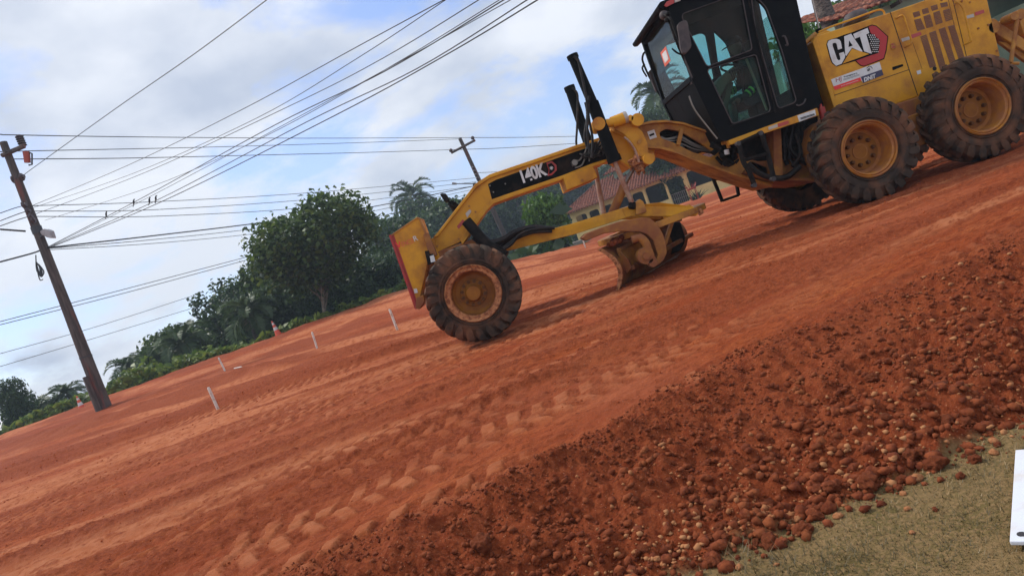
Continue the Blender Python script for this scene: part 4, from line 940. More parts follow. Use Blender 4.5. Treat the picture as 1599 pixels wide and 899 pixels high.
# windscreen stickers (on the glass, upper corner)
def onglass(t0, t1, y0, y1, m, nm, off=.006):
    a1, a2 = P(1046, 10, CY0), P(1082, 120, CY0); q0 = a1.lerp(a2, t0); q1 = a1.lerp(a2, t1); q = MB()
    q.box((0, 0, 0), (0, 0, 0)) if False else q.prism([(q0.x-off, y0, q0.z), (q1.x-off, y0, q1.z), (q1.x-off, y1, q1.z), (q0.x-off, y1, q0.z)], [(q0.x-off+.003, y0, q0.z), (q1.x-off+.003, y0, q1.z), (q1.x-off+.003, y1, q1.z), (q0.x-off+.003, y1, q0.z)])
    q.build(nm, m, GR)
onglass(.02, .34, CY0+.07, CY1-.07, M['dark'], 'dark_fill_panel', -.03); onglass(.34, .60, CY1-.75, CY1-.07, M['dark'], 'dark_fill_panel', -.03)  # dark panels added to stand for the dim roof interior and far pillar
onglass(.36, .58, 9.80, 10.12, M['red_soft'], 'windscreen_sticker'); onglass(.40, .54, 9.84, 10.06, M['white'], 'sticker_print', .010)
# door hardware
dr = MB(); dr.tube(PP([(1166, -10), (1211, 176)], CY0-.012), .010, 6); dr.tube(PP([(1105, 106), (1174, 83)], CY0-.010), .008, 6)
dr.tube(PP([(1140, 197), (1212, 172)], CY0-.010), .006, 6); dr.build('door_edge', M['black_matte'], GR)
dhh = MB(); dhh.tube(curve([P(1222, 57, CY0), P(1226, 58, CY0-.05), P(1230, 70, CY0-.05), P(1227, 71, CY0)], 4), .012, 6); dhh.tube(curve([P(1258, 155, CY0), P(1255, 161, CY0-.05), P(1248, 165, CY0-.05), P(1244, 164, CY0)], 4), .010, 6); dhh.build('door_handle', M['grey_plastic'], GR, smooth=True)
fl = MB(); fl.tube(curve(PP([(1076, 150), (1085, 172), (1108, 202), (1120, 217)], 9.08), 4), .012, 6); fl.build('grab_rail', M['pipe'], GR, smooth=True)
# near mirror and its arm
mr = MB(); mr.px(rounded(Z(980, 0, 7.493, [(580, 300), (610, 260), (680, 232), (705, 260), (750, 520), (745, 560), (685, 632), (645, 625), (620, 560)]), 4), 8.85, 8.91); mr.build('mirror', M['grey_plastic'], GR, bevel=.012)
ma = MB()
ma.tube(curve(PP(Z(980, 0, 7.493, [(400, 190), (450, 180), (500, 220), (540, 320), (580, 420), (600, 480)]), [9.12, 9.05, 8.95, 8.92, 8.9, 8.9]), 5), .022, 8)
ma.tube(curve(PP(Z(980, 0, 7.493, [(480, 240), (500, 300), (560, 460), (600, 560), (640, 650), (700, 780), (770, 895)]), [9.0, 8.95, 8.92, 8.95, 9.05, 9.1, 9.12]), 5), .016, 8)
ma.tube(curve(PP(Z(980, 0, 7.493, [(520, 570), (580, 620), (640, 640)]), 9.0), 5), .012, 6)
for q in ((470, 165), (455, 240), (545, 380), (600, 440)): ma.ball(P(*Z(980, 0, 7.493, [q])[0], 8.97), .032, 6)
ma.build('mirror_arm', M['black_matte'], GR, smooth=True)
dl_ = MB(); dl_.ball(P(*Z(980, 0, 7.493, [(425, 180)])[0], 9.12), .06, 8); dl_.build('cab_lamp', M['grey_plastic'], GR, smooth=True)
# far mirror assembly with its brace and wipers
fm = MB()
fm.tube(curve(PP(Z(960, 0, 4.994, [(250, 398), (225, 420), (215, 460), (225, 500), (250, 560), (280, 620), (320, 690), (440, 890), (500, 1010)]), 10.9), 5), .016, 8)
fm.tube(curve(PP(Z(960, 0, 4.994, [(232, 500), (215, 530), (225, 560), (250, 600)]), 10.9), 5), .014, 6)
fm.build('mirror_arm', M['black_matte'], GR, smooth=True)
fq = MB(); fq.px(rounded(Z(960, 0, 4.994, [(262, 560), (300, 525), (325, 600), (345, 690), (325, 720), (290, 640)]), 3), 10.86, 10.92); fq.build('mirror', M['grey_plastic'], GR, bevel=.01)
wp = MB(); wp.tube(PP([(1052, 155), (1078, 128)], 10.2), .010, 6); wp.tube(PP([(1082, 128), (1060, 152)], [9.2, 10.7]), .022, 8); wp.tube(PP([(1046, 36), (1081, 122)], 9.06), .010, 6); wp.build('wiper', M['grey_plastic'], GR, smooth=True)
# interior
it = MB(); it.px(Z(960, 0, 4.994, [(780, 650), (870, 560), (935, 510), (955, 560), (945, 620), (890, 640), (860, 700), (820, 760), (800, 720)]), 9.75, 10.1); it.build('control_console', M['beige'], GR, bevel=.02)
it = MB(); it.px(Z(960, 0, 4.994, [(880, 640), (930, 640), (900, 760), (880, 900), (840, 850)]), 9.85, 10.0); it.build('console_post', M['beige'], GR, bevel=.01)
it = MB(); c_ = P(1147, 108, 9.9); n_ = Vector((.5, 0, .86)).normalized(); e1 = Vector((0, 1, 0)); e2 = n_.cross(e1)
it.tube([c_+(e1*math.cos(a)+e2*math.sin(a))*.19 for a in [k*2*math.pi/24 for k in range(25)]], .016, 8, False); it.tube([c_-e1*.18, c_+e1*.18], .014, 6); it.build('steering_wheel', M['grey_plastic'], GR, smooth=True)
it = MB()
for k in range(7):
    p = P(1140+k*3.4, 112-k*1.2, 9.6+.04*(k % 2)); q = P(1150+k*2, 135, 9.8); it.tube([p, q], .009, 6); it.ball(p, .022, 5)
it.build('control_lever', M['grey_plastic'], GR, smooth=True)
it = MB(); it.px(rounded([(1176, 88), (1186, 84), (1206, 140), (1204, 152), (1196, 154)], 3), 9.68, 10.22); it.px(rounded([(1160, 158), (1200, 142), (1206, 152), (1166, 168)], 3), 9.66, 10.24); it.px(rounded([(1170, 60), (1178, 57), (1185, 82), (1177, 85)], 3), 9.8, 10.1); it.px([(1178, 160), (1196, 154), (1202, 172), (1184, 180)], 9.8, 10.1); it.build('driver_seat', M['seatcloth'], GR, bevel=.02)
it = MB(); it.tube(PP([(1160, 96), (1196, 172)], 10.66), .03, 8); it.tube(PP([(1165, 92), (1198, 172)], 9.24), .018, 8); it.build('cab_post', M['beige'], GR, smooth=True)
it = MB(); crossbeam(it, [(1054, 6), (1054, 1), (1232, -66), (1234, -60)]); it.build('roof_lining', M['dark'], GR)

# ---- driver (a person sitting in the cab)
drv = empty('person', P(1184, 150, 9.95))
tag(drv, 'seated driver in dark green workwear with bright green reflective bands', 'person')
def skin_body(name, joints, edges, m, parent, root=0, sub=2):
    me = bpy.data.meshes.new(name); me.from_pydata([tuple(j[0]) for j in joints], edges, []); o = bpy.data.objects.new(name, me); put(o, parent)
    md = o.modifiers.new('skin', 'SKIN'); lay = me.skin_vertices[0].data if me.skin_vertices else None
    if lay is None:
        me.attributes.new; bpy.context.view_layer.objects.active = o
        lay = me.skin_vertices[0].data if me.skin_vertices else None
    if lay:
        for i, j in enumerate(joints): r_ = j[1]; lay[i].radius = r_ if isinstance(r_, tuple) else (r_, r_)
        lay[root].use_root = True
    sb_ = o.modifiers.new('sub', 'SUBSURF'); sb_.levels = sub; sb_.render_levels = sub; me.materials.append(m); return o
def bodyP(fwd, y, up):                 # metres from the hip: forward is towards the front of the machine
    o = P(1184, 150, 9.95); return Vector((o.x-fwd, o.y+y, o.z+up))
J = [(bodyP(0, 0, 0), (.13, .16)), (bodyP(-.02, 0, .22), (.12, .15)), (bodyP(.0, 0, .42), (.13, .18)), (bodyP(.03, 0, .54), (.07, .08)), (bodyP(.06, 0, .64), .055),
     (bodyP(.02, -.20, .46), .068), (bodyP(.06, -.26, .14), .052), (bodyP(.33, -.24, .02), .040),
     (bodyP(.02, .20, .46), .068), (bodyP(.12, .25, .22), .052), (bodyP(.34, .22, .22), .040),
     (bodyP(.04, -.11, -.02), .095), (bodyP(.44, -.15, .05), .072), (bodyP(.52, -.15, -.36), .05), (bodyP(.66, -.15, -.42), .04),
     (bodyP(.04, .11, -.02), .095), (bodyP(.44, .15, .05), .072), (bodyP(.52, .15, -.36), .05), (bodyP(.66, .15, -.42), .04)]
E = [(0, 1), (1, 2), (2, 3), (3, 4), (2, 5), (5, 6), (6, 7), (2, 8), (8, 9), (9, 10), (0, 11), (11, 12), (12, 13), (13, 14), (0, 15), (15, 16), (16, 17), (17, 18)]
def ensure_skin(o): pass
def person_mesh():
    bm = bmesh.new(); lay = bm.verts.layers.skin.verify()
    vs = [bm.verts.new(j[0]) for j in J]
    for v, j in zip(vs, J): v[lay].radius = j[1] if isinstance(j[1], tuple) else (j[1], j[1])
    vs[0][lay].use_root = True
    for a, b_ in E: bm.edges.new((vs[a], vs[b_]))
    me = bpy.data.meshes.new('body'); bm.to_mesh(me); bm.free(); me.materials.append(M['shirt'])
    o = bpy.data.objects.new('body', me); put(o, drv); o.modifiers.new('skin', 'SKIN').use_smooth_shade = True
    s_ = o.modifiers.new('sub', 'SUBSURF'); s_.levels = 2; s_.render_levels = 2
person_mesh()
hdm = MB(); hc_ = bodyP(.09, 0, .76)
hdm.v = []; n1_, n2_ = 16, 22
for i in range(n1_+1):
    th = math.pi*i/n1_
    for k in range(n2_):
        ph = 2*math.pi*k/n2_; x = -math.sin(th)*math.cos(ph); y = math.sin(th)*math.sin(ph); z = math.cos(th)
        rx = .098; ry = .076*(1 if z > -.2 else 1+.35*(z+.2)); rz = .125
        nose = .022*math.exp(-((z+.08)/.18)**2-(y/.16)**2) if x < 0 else 0
        brow = .006*math.exp(-((z-.18)/.08)**2)*(x < -.5); eye = -.008*math.exp(-((z-.06)/.07)**2-((abs(y)-.38)/.16)**2)*(x < 0)
        hdm.v.append((hc_.x+x*rx-nose-brow-eye, hc_.y+y*ry, hc_.z+z*rz))
for i in range(n1_):
    for k in range(n2_): k2 = (k+1) % n2_; hdm.f.append((i*n2_+k, i*n2_+k2, (i+1)*n2_+k2, (i+1)*n2_+k))
for s_ in (-1, 1): hdm.ball(hc_+Vector((.01, s_*.078, -.01)), .022, 6)
hdm.build('head', M['skin'], drv, smooth=True)
cp_ = MB(); cp_.lathe([(.105, 0), (.108, .03), (.10, .07), (.07, .105), (.0001, .118)], hc_+Vector((.005, 0, .035)), 'Z', 24); cp_.px([(0, 0)]*3, 1, 1) if False else None
cp_.add([hc_+Vector((-.08, -.07, .04)), hc_+Vector((-.08, .07, .04)), hc_+Vector((-.18, .04, .02)), hc_+Vector((-.18, -.04, .02)), hc_+Vector((-.08, -.07, .05)), hc_+Vector((-.08, .07, .05)), hc_+Vector((-.18, .04, .03)), hc_+Vector((-.18, -.04, .03))], [(0, 1, 2, 3), (4, 5, 6, 7), (0, 1, 5, 4), (1, 2, 6, 5), (2, 3, 7, 6), (3, 0, 4, 7)])
cp_.build('cap', M['hair'], drv, smooth=True)
for s_, up in ((-1, .02), (1, .22)):
    wr = bodyP(.33, s_*.23, up); hn = MB(); hn.ball(wr+Vector((-.06, 0, 0)), .038, 8)
    for k in range(4): hn.tube(curve([wr+Vector((-.08, (k-1.5)*.018, .01)), wr+Vector((-.12, (k-1.5)*.019, .005)), wr+Vector((-.14, (k-1.5)*.019, -.02)), wr+Vector((-.13, (k-1.5)*.018, -.04))], 3), .009, 6)
    hn.tube(curve([wr+Vector((-.05, -.03*s_, .01)), wr+Vector((-.09, -.045*s_, .0)), wr+Vector((-.11, -.04*s_, -.02))], 3), .010, 6); hn.build('hand', M['skin'], drv, smooth=True)
for s_ in (-1, 1):
    a, b_ = (bodyP(.06, -.26, .14), bodyP(.33, -.24, .02)) if s_ < 0 else (bodyP(.12, .25, .22), bodyP(.34, .22, .22)); d = (b_-a).normalized(); hv = MB()
    for t_ in (.40, .62): q = a.lerp(b_, t_); hv.tube([q-d*.012, q+d*.012], .060, 16)
    hv.build('reflective_band', M['hivis'], drv, smooth=True)
# ================================================================== VEGETATION
def leaves(name, mat_, pts, size, parent=None, up=.35, aspect=1.7, seed=0, bias=None, curl=.25):
    """pts: (n,3) centres; each leaf clump is a bent quad pair"""
    g = np.random.default_rng(seed); n = len(pts); s = size*(.6+.8*g.random(n))[:, None]
    nrm = g.normal(size=(n, 3)); nrm[:, 2] = np.abs(nrm[:, 2])+up; nrm /= np.linalg.norm(nrm, axis=1)[:, None]
    a = g.normal(size=(n, 3)); a -= (a*nrm).sum(1)[:, None]*nrm; a /= np.linalg.norm(a, axis=1)[:, None]; b_ = np.cross(nrm, a)
    a = a*s*aspect/2; b_ = b_*s/2
    V = np.stack([pts-a, pts-b_+nrm*s*curl*.3, pts+a-nrm*s*curl, pts+b_+nrm*s*curl*.3], 1).reshape(-1, 3)
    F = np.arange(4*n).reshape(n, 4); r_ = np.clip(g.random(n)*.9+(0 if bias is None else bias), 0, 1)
    return npmesh(name, V, F, mat_, parent, {'rnd': np.repeat(r_, 4)})
def blob_pts(g, c, r, n, hollow=.55, flat=.8):
    d = g.normal(size=(n, 3)); d /= np.linalg.norm(d, axis=1)[:, None]; rr = hollow+(1-hollow)*g.random(n)**.6
    return np.asarray(c)+d*rr[:, None]*np.asarray([r, r, r*flat])
def tree_proto(name, H, Wd, n, size, leaf, seed, trunk_h=.3, trunk_r=.03, blobs=14, sparse=1.0, lean=0.0, flat=.8, bark='bark'):
    """broadleaf tree, local coordinates, base at the origin, height H, crown width Wd"""
    g = np.random.default_rng(seed); root = empty(name); tr = MB(); cs = []
    zb = H*trunk_h; top = Vector((lean*H, 0, H*.8))
    stem = curve([(0, 0, -.3), (lean*H*.25, .03*H, zb*.6), (lean*H*.5, -.02*H, zb), top], 5); m = len(stem)
    tr.tube(stem, [H*trunk_r*(1-.75*i/(m-1)) for i in range(m)], 9)
    for k in range(blobs):
        a = k*2.4+g.random()*.8; q = (k+.5)/blobs; zc = zb+(H-zb)*(.12+.74*q); rad = Wd/2*(.72*math.sin(math.pi*min(1, .22+.72*(1-q)))+.05)*(.7+.45*g.random())
        r = Wd*(.15+.10*g.random())*sparse**.3; r = min(r, (H-zc)*.95+.08*H)
        c = Vector((lean*zc+rad*math.cos(a), rad*math.sin(a), zc)); cs.append((c, r))
        s0 = stem[int((m-1)*min(.95, .25+.7*q))]; tr.tube(curve([s0, s0.lerp(c, .5)+Vector((0, 0, -.04*H)), c], 3), [H*trunk_r*.35, H*trunk_r*.3, H*trunk_r*.25, H*trunk_r*.2, H*trunk_r*.16, H*trunk_r*.12, H*trunk_r*.1], 5)
    cs.append((Vector((lean*H*.9, 0, H-Wd*.14)), Wd*.15)); cs.append((Vector((lean*H*.6, 0, zb+(H-zb)*.45)), Wd*.27))
    tot = sum(r**2 for _, r in cs); P_, B_ = [], []
    for c, r in cs:
        k = int(n*r*r/tot); p = blob_pts(g, c, r, k, .45, flat); P_.append(p); B_.append(np.full(k, g.normal()*.10)+(p[:, 2]-c.z)/r*.08)  # leaf tone lightens up each clump, painting in light from above
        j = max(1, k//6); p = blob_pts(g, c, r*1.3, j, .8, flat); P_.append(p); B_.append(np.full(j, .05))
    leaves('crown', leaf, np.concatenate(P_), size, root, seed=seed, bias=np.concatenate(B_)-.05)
    tr.build('trunk', M[bark], root, smooth=True)
    return root
def palm_proto(name, H, L, seed, nf=20, lean=.1, r=.16, wild=.0, mat_=None, lw=.09):
    g = np.random.default_rng(seed); root = empty(name); tr = MB()
    stem = curve([(0, 0, -.3), (lean*H*.1, 0, H*.33), (lean*H*.45, 0, H*.7), (lean*H, 0, H)], 5); m = len(stem)
    tr.tube(stem, [r*(1.25 if i == 0 else 1-.35*i/(m-1)) for i in range(m)], 10); tr.build('trunk', M['palm_bark'], root, smooth=True)
    top = np.array([lean*H, 0, H]); V, F, rn = [], [], []
    for k in range(nf):
        az = k*2.399+g.random()*.3; q = k/(nf-1); el = 1.25-1.75*q+g.normal()*.12*(1+wild); ll = L*(.75+.3*g.random())*(1-.25*abs(q-.5))
        dh = np.array([math.cos(az), math.sin(az), 0]); side = np.array([-math.sin(az), math.cos(az), 0]); pos = top.copy(); ns = 22; tone = g.random()*.5+.2+(.35 if q > .88 else 0)
        for i in range(ns):
            t_ = i/ns; e_ = el-1.9*t_**1.35; d = dh*math.cos(e_)+np.array([0, 0, 1])*math.sin(e_); new = pos+d*ll/ns; up_ = np.cross(side, d)
            wd = .022*(1-t_)+.004; b_ = len(V); V += [pos-side*wd, pos+side*wd, new+side*wd*.9, new-side*wd*.9]; F.append((b_, b_+1, b_+2, b_+3)); rn += [.95]*4
            if t_ > .08:
                le = ll*.30*math.sin(math.pi*min(1, t_*.86+.12))**.7*(.85+.3*g.random())
                for s_ in (-1, 1):
                    for o_ in (0, .5):
                        b0 = pos+(new-pos)*o_; dd = side*s_*.80+d*.45+up_*(-.30-.35*g.random()); dd /= np.linalg.norm(dd); w2 = d*lw*.5
                        tip = b0+dd*le+np.array([0, 0, -.16*le]); mid = b0+dd*le*.5+up_*.02; b_ = len(V)
                        V += [b0-w2*.4, mid-w2, tip, mid+w2]; F.append((b_, b_+1, b_+2, b_+3)); rn += [tone+.2*g.random()]*4
            pos = new
    npmesh('crown', np.array(V), np.array(F), mat_ or M['leaf_palm'], root, {'rnd': np.clip(rn, 0, 1)})
    return root
def zg(x, y): return float(G0(x, y))
def base_at(px, py, Y):
    p = P(px, py, Y); return p.x, zg(p.x, Y), p.z
used = set()
def plant(proto, H0_, px, py, Y, label, rz=None, wide=1.0, group=None, cat='tree', dx=0.0, lean=0.0):
    """stand a copy so that its top reaches the photo point (px,py) at depth Y"""
    p = P(px, py, Y); z = zg(p.x, Y); H = p.z-z; s = H/H0_; rz = random.uniform(0, 6.28) if rz is None else rz
    if lean: p.x -= lean*H*math.cos(rz)
    if proto.name not in used: o = proto; used.add(proto.name); o.location = (p.x+dx, Y, z); o.rotation_euler = (0, 0, rz); o.scale = (s*wide, s*wide, s)
    else: o = copy_thing(proto, (p.x+dx, Y, z), rz, (s*wide, s*wide, s))
    tag(o, label, cat, group); return o
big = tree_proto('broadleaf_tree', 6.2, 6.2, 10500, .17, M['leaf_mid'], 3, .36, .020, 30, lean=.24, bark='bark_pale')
plant(big, 6.2, 532, 300, 34, 'large broadleaf tree with a pale leaning trunk at the edge of the red field', rz=0.0, group=None)
bb_ = P(493, 498, 34); big.location.x = bb_.x+.3
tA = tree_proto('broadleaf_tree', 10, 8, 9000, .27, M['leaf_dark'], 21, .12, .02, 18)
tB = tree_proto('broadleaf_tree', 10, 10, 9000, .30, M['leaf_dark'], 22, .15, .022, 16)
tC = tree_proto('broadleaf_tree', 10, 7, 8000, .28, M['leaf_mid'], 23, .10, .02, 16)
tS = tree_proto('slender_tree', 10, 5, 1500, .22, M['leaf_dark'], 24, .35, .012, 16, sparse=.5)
pA = palm_proto('palm_tree', 5.2, 2.3, 31, 22, .08, .12)
pB = palm_proto('palm_tree', 2.9, 2.2, 32, 20, .05, .13)
pC = palm_proto('palm_tree', 10, 3.6, 33, 16, .06, .15, lw=.13)
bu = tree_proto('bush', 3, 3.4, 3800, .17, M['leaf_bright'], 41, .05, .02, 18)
TG = 'trees along the edge of the field'
T = [  # proto, height, px, py, depth, width factor, label
 (tA, 10, 6, 590, 38, .55, 'dark leafy tree cut by the left edge of the photo'),
 (tS, 10, 332, 436, 40, 1.0, 'thin sparse tree standing up through the palms, sky showing through its branches'),
 (tC, 10, 262, 508, 42, 1.0, 'ragged green tree at the left end of the thicket'),
 (tA, 10, 300, 500, 46, 1.1, 'dark round tree left of the thin sparse tree'),
 (tC, 10, 395, 430, 44, .9, 'dark tree just left of the large broadleaf tree'),
 (tB, 10, 440, 400, 50, .9, 'dark tree showing behind the left side of the large tree'),
 (tB, 10, 470, 420, 38.5, .9, 'low dark tree under the crown of the large tree'),
 (tA, 10, 545, 400, 38, 1.0, 'dense dark tree filling the shade right of the pale trunk'),
 (tA, 10, 585, 400, 39, .9, 'dense dark tree between the large tree and the yellow push block'),
 (tS, 10, 585, 338, 44, 1.1, 'sparse tree with open twigs right of the large tree'),
 (tB, 10, 606, 338, 70, .9, 'hazy tree left of the tall palm'),
 (tA, 10, 636, 312, 78, 1.0, 'bluish hazy tree below the tall palm'),
 (tC, 10, 684, 312, 74, 1.0, 'hazy round tree behind the work lamp of the grader'),
 (tB, 10, 722, 306, 82, 1.0, 'hazy tree left of the leaning power pole'),
 (tA, 10, 778, 296, 90, 1.0, 'hazy tree behind the foot of the far power pole'),
 (tC, 10, 822, 284, 96, 1.0, 'far hazy tree under the black beam of the grader'),
 (tB, 10, 862, 262, 110, .9, 'tall far tree right of the gap of sky under the beam'),
 (tA, 10, 905, 280, 115, 1.0, 'far tree behind the left end of the cream building'),
 (tC, 10, 612, 425, 42, 1.0, 'lighter green low tree beside the yellow push block'),
 (tB, 10, 660, 400, 55, 1.2, 'dark tree hidden in part by the push block'),
 (tA, 10, 705, 385, 60, 1.2, 'dark tree behind the front wheel'),
 (tC, 10, 950, 250, 105, 1.1, 'far tree behind the roof of the cream building'),
 (tB, 10, 1015, 215, 100, 1.1, 'far tree seen between roof and cab'),
 (tC, 10, 350, 480, 48, 1.1, 'dark tree behind the large low palm'),
 (tC, 10, 410, 398, 40, .8, 'dark tree whose crown touches the left side of the large tree'),
 (tA, 10, 362, 440, 43, .8, 'dark tree between the sparse tree and the large tree'),
 (tC, 10, 238, 535, 45, 1.0, 'low ragged tree beyond the short palm'),
 (tC, 10, 1100, 150, 110, 1.2, 'far tree seen through the cab glass'),
]
for pr, h0, px_, py_, Y_, wf, lb_ in T: plant(pr, h0, px_, py_, Y_, lb_, wide=wf, group=TG)
PT = [
 (pB, 3.4, 378, 476, 36.5, 'large low palm with drooping pale fronds in the middle of the thicket'),
 (pA, 6.6, 413, 452, 42, 'palm rising behind the large low palm'),
 (pB, 3.4, 283, 520, 38, 'low palm at the left of the thicket'),
 (pA, 6.6, 196, 548, 42, 'palm with brown hanging fronds right of the near power pole'),
 (pA, 6.6, 222, 538, 44, 'second palm right of the near power pole'),
 (pB, 3.4, 248, 552, 40, 'short palm with narrow fronds between the power pole and the thicket'),
 (pA, 6.6, 102, 590, 41, 'palm with a feathery crown left of the near power pole'),
 (pB, 3.4, 52, 634, 40, 'small palm near the left edge of the photo'),
 (pB, 3.4, 76, 632, 45, 'small distant palm left of the feathery palm'),
 (pC, 10.6, 645, 298, 84, 'tall palm rising above the hazy trees'),
 (pC, 10.6, 727, 320, 92, 'hazy palm left of the leaning power pole'),
 (pC, 10.6, 798, 290, 86, 'far hazy palm beneath the black beam'),
 (pB, 3.4, 598, 410, 40, 'low palm at the foot of the dark trees beside the push block'),
]
for pr, h0, px_, py_, Y_, lb_ in PT: plant(pr, h0, px_, py_, Y_, lb_, group='palms behind the field', cat='palm', lean=0.0)
plant(bu, 3.0, 840, 303, 40, 'bright green bush with broad leaves behind the drawbar hoses', rz=1.0, cat='bush', wide=.54)
plant(bu, 3.0, 1257, 30, 26, 'bright green bush seen between cab and palm trunk', rz=2.0, cat='bush', wide=.6)
plant(tC, 10, 1352, -30, 36, 'green tree rising behind the roof of the green house', cat='tree', wide=.8)
plant(tA, 10, 1010, 168, 60, 'dark leafy tree under the coconut palm, left of the cab', cat='tree', wide=.55)
plant(bu, 3.0, 1052, 150, 72, 'yellow-green bushy tree in front of the coconut palm beside the cab', rz=3.0, cat='bush', wide=.5)
cp1 = palm_proto('coconut_palm', 7, 2.6, 36, 22, .03, .17, lw=.10); plant(cp1, 7.9, 1019, 128, 68, 'coconut palm with arching fronds left of the cab', cat='palm', rz=.3)
# big near palm trunk behind the hood
pk = palm_proto('palm_tree', 9.5, 3.6, 38, 20, .02, .26); pp = P(1287, 60, 20); pk.location = (pp.x+.3, 20, zg(pp.x, 20)); pk.rotation_euler = (0, 0, 2)
tag(pk, 'thick palm trunk with patterned bark behind the front of the hood', 'palm')
# weeds along the field edge
g = np.random.default_rng(77); n = 9000; X = g.uniform(-34, -3, n); Y = 34.6+1.2*np.sin(X*.2)+g.random(n)**1.3*5
z = G0(X, Y); hh_ = (np.clip((Y-34.5)/4, 0, 1)*1.7+.45)*(.5+.9*(vn(X*1.2, Y*.8, 5)+.5)); pts = np.stack([X, Y, z+hh_*g.random(n)**.6*np.where(X < -22, .6, 1)], 1)
o = leaves('weeds', M['leaf_weed'], pts, .24, seed=78); tag(o, 'bright green and yellow weeds along the edge of the field', 'weeds', None, 'stuff')
# undergrowth under the trees
n = 16000; X = g.uniform(-45, 30, n); Y = g.uniform(38, 100, n); keep = ~((X > 4) & (Y < 75)); X, Y = X[keep], Y[keep]; n = len(X)
pts = np.stack([X, Y, G0(X, Y)+g.random(n)*2.6*(.4+.8*(vn(X*.4, Y*.4, 6)+.5))], 1)
o = leaves('undergrowth', M['leaf_dark'], pts, .6, seed=79); tag(o, 'dark undergrowth beneath the trees', 'undergrowth', None, 'stuff')
# wooded hill
hx_ = np.linspace(-160, 420, 90); hy_ = np.linspace(140, 520, 50); HX, HY_ = np.meshgrid(hx_, hy_, indexing='ij')
def hillz(x, y):
    ridge = np.interp(x/np.maximum(y, 1)*260, [-160, -60, 0, 40, 80, 120, 160, 260, 420], [9, 13, 12, 13, 22, 31, 38, 47, 55])
    return (ridge-8)*ss((y-140)/110)*ss((560-y)/120)+4*fbm(x*.02, y*.02, 3, 12)-2
HZ = hillz(HX, HY_); a, b_ = HX.shape; ix = np.arange(a*b_).reshape(a, b_)
hill = npmesh('hills', np.stack([HX, HY_, HZ], -1).reshape(-1, 3), np.stack([ix[:-1, :-1], ix[1:, :-1], ix[1:, 1:], ix[:-1, 1:]], -1).reshape(-1, 4), mat('hill_soil', (.05, .06, .025), .95), smooth=True)
tag(hill, None, None, None, 'structure')
g = np.random.default_rng(80); pc2 = []; bs2 = []
for k in range(900):
    th = g.uniform(-.5, .95); y = 150+g.random()*130; x = th*y; z = float(hillz(x, y)); r = g.uniform(2.2, 4.4); p = blob_pts(g, (x, y, z+r*.9+2.0*g.random()), r, 85, .6, 1.0); pc2.append(p); bs2.append(np.full(85, g.normal()*.16))
fo = leaves('forest', M['leaf_dark'], np.concatenate(pc2), 1.0, seed=81, bias=np.concatenate(bs2)); tag(fo, 'hazy wooded hillside', 'forest', None, 'stuff')

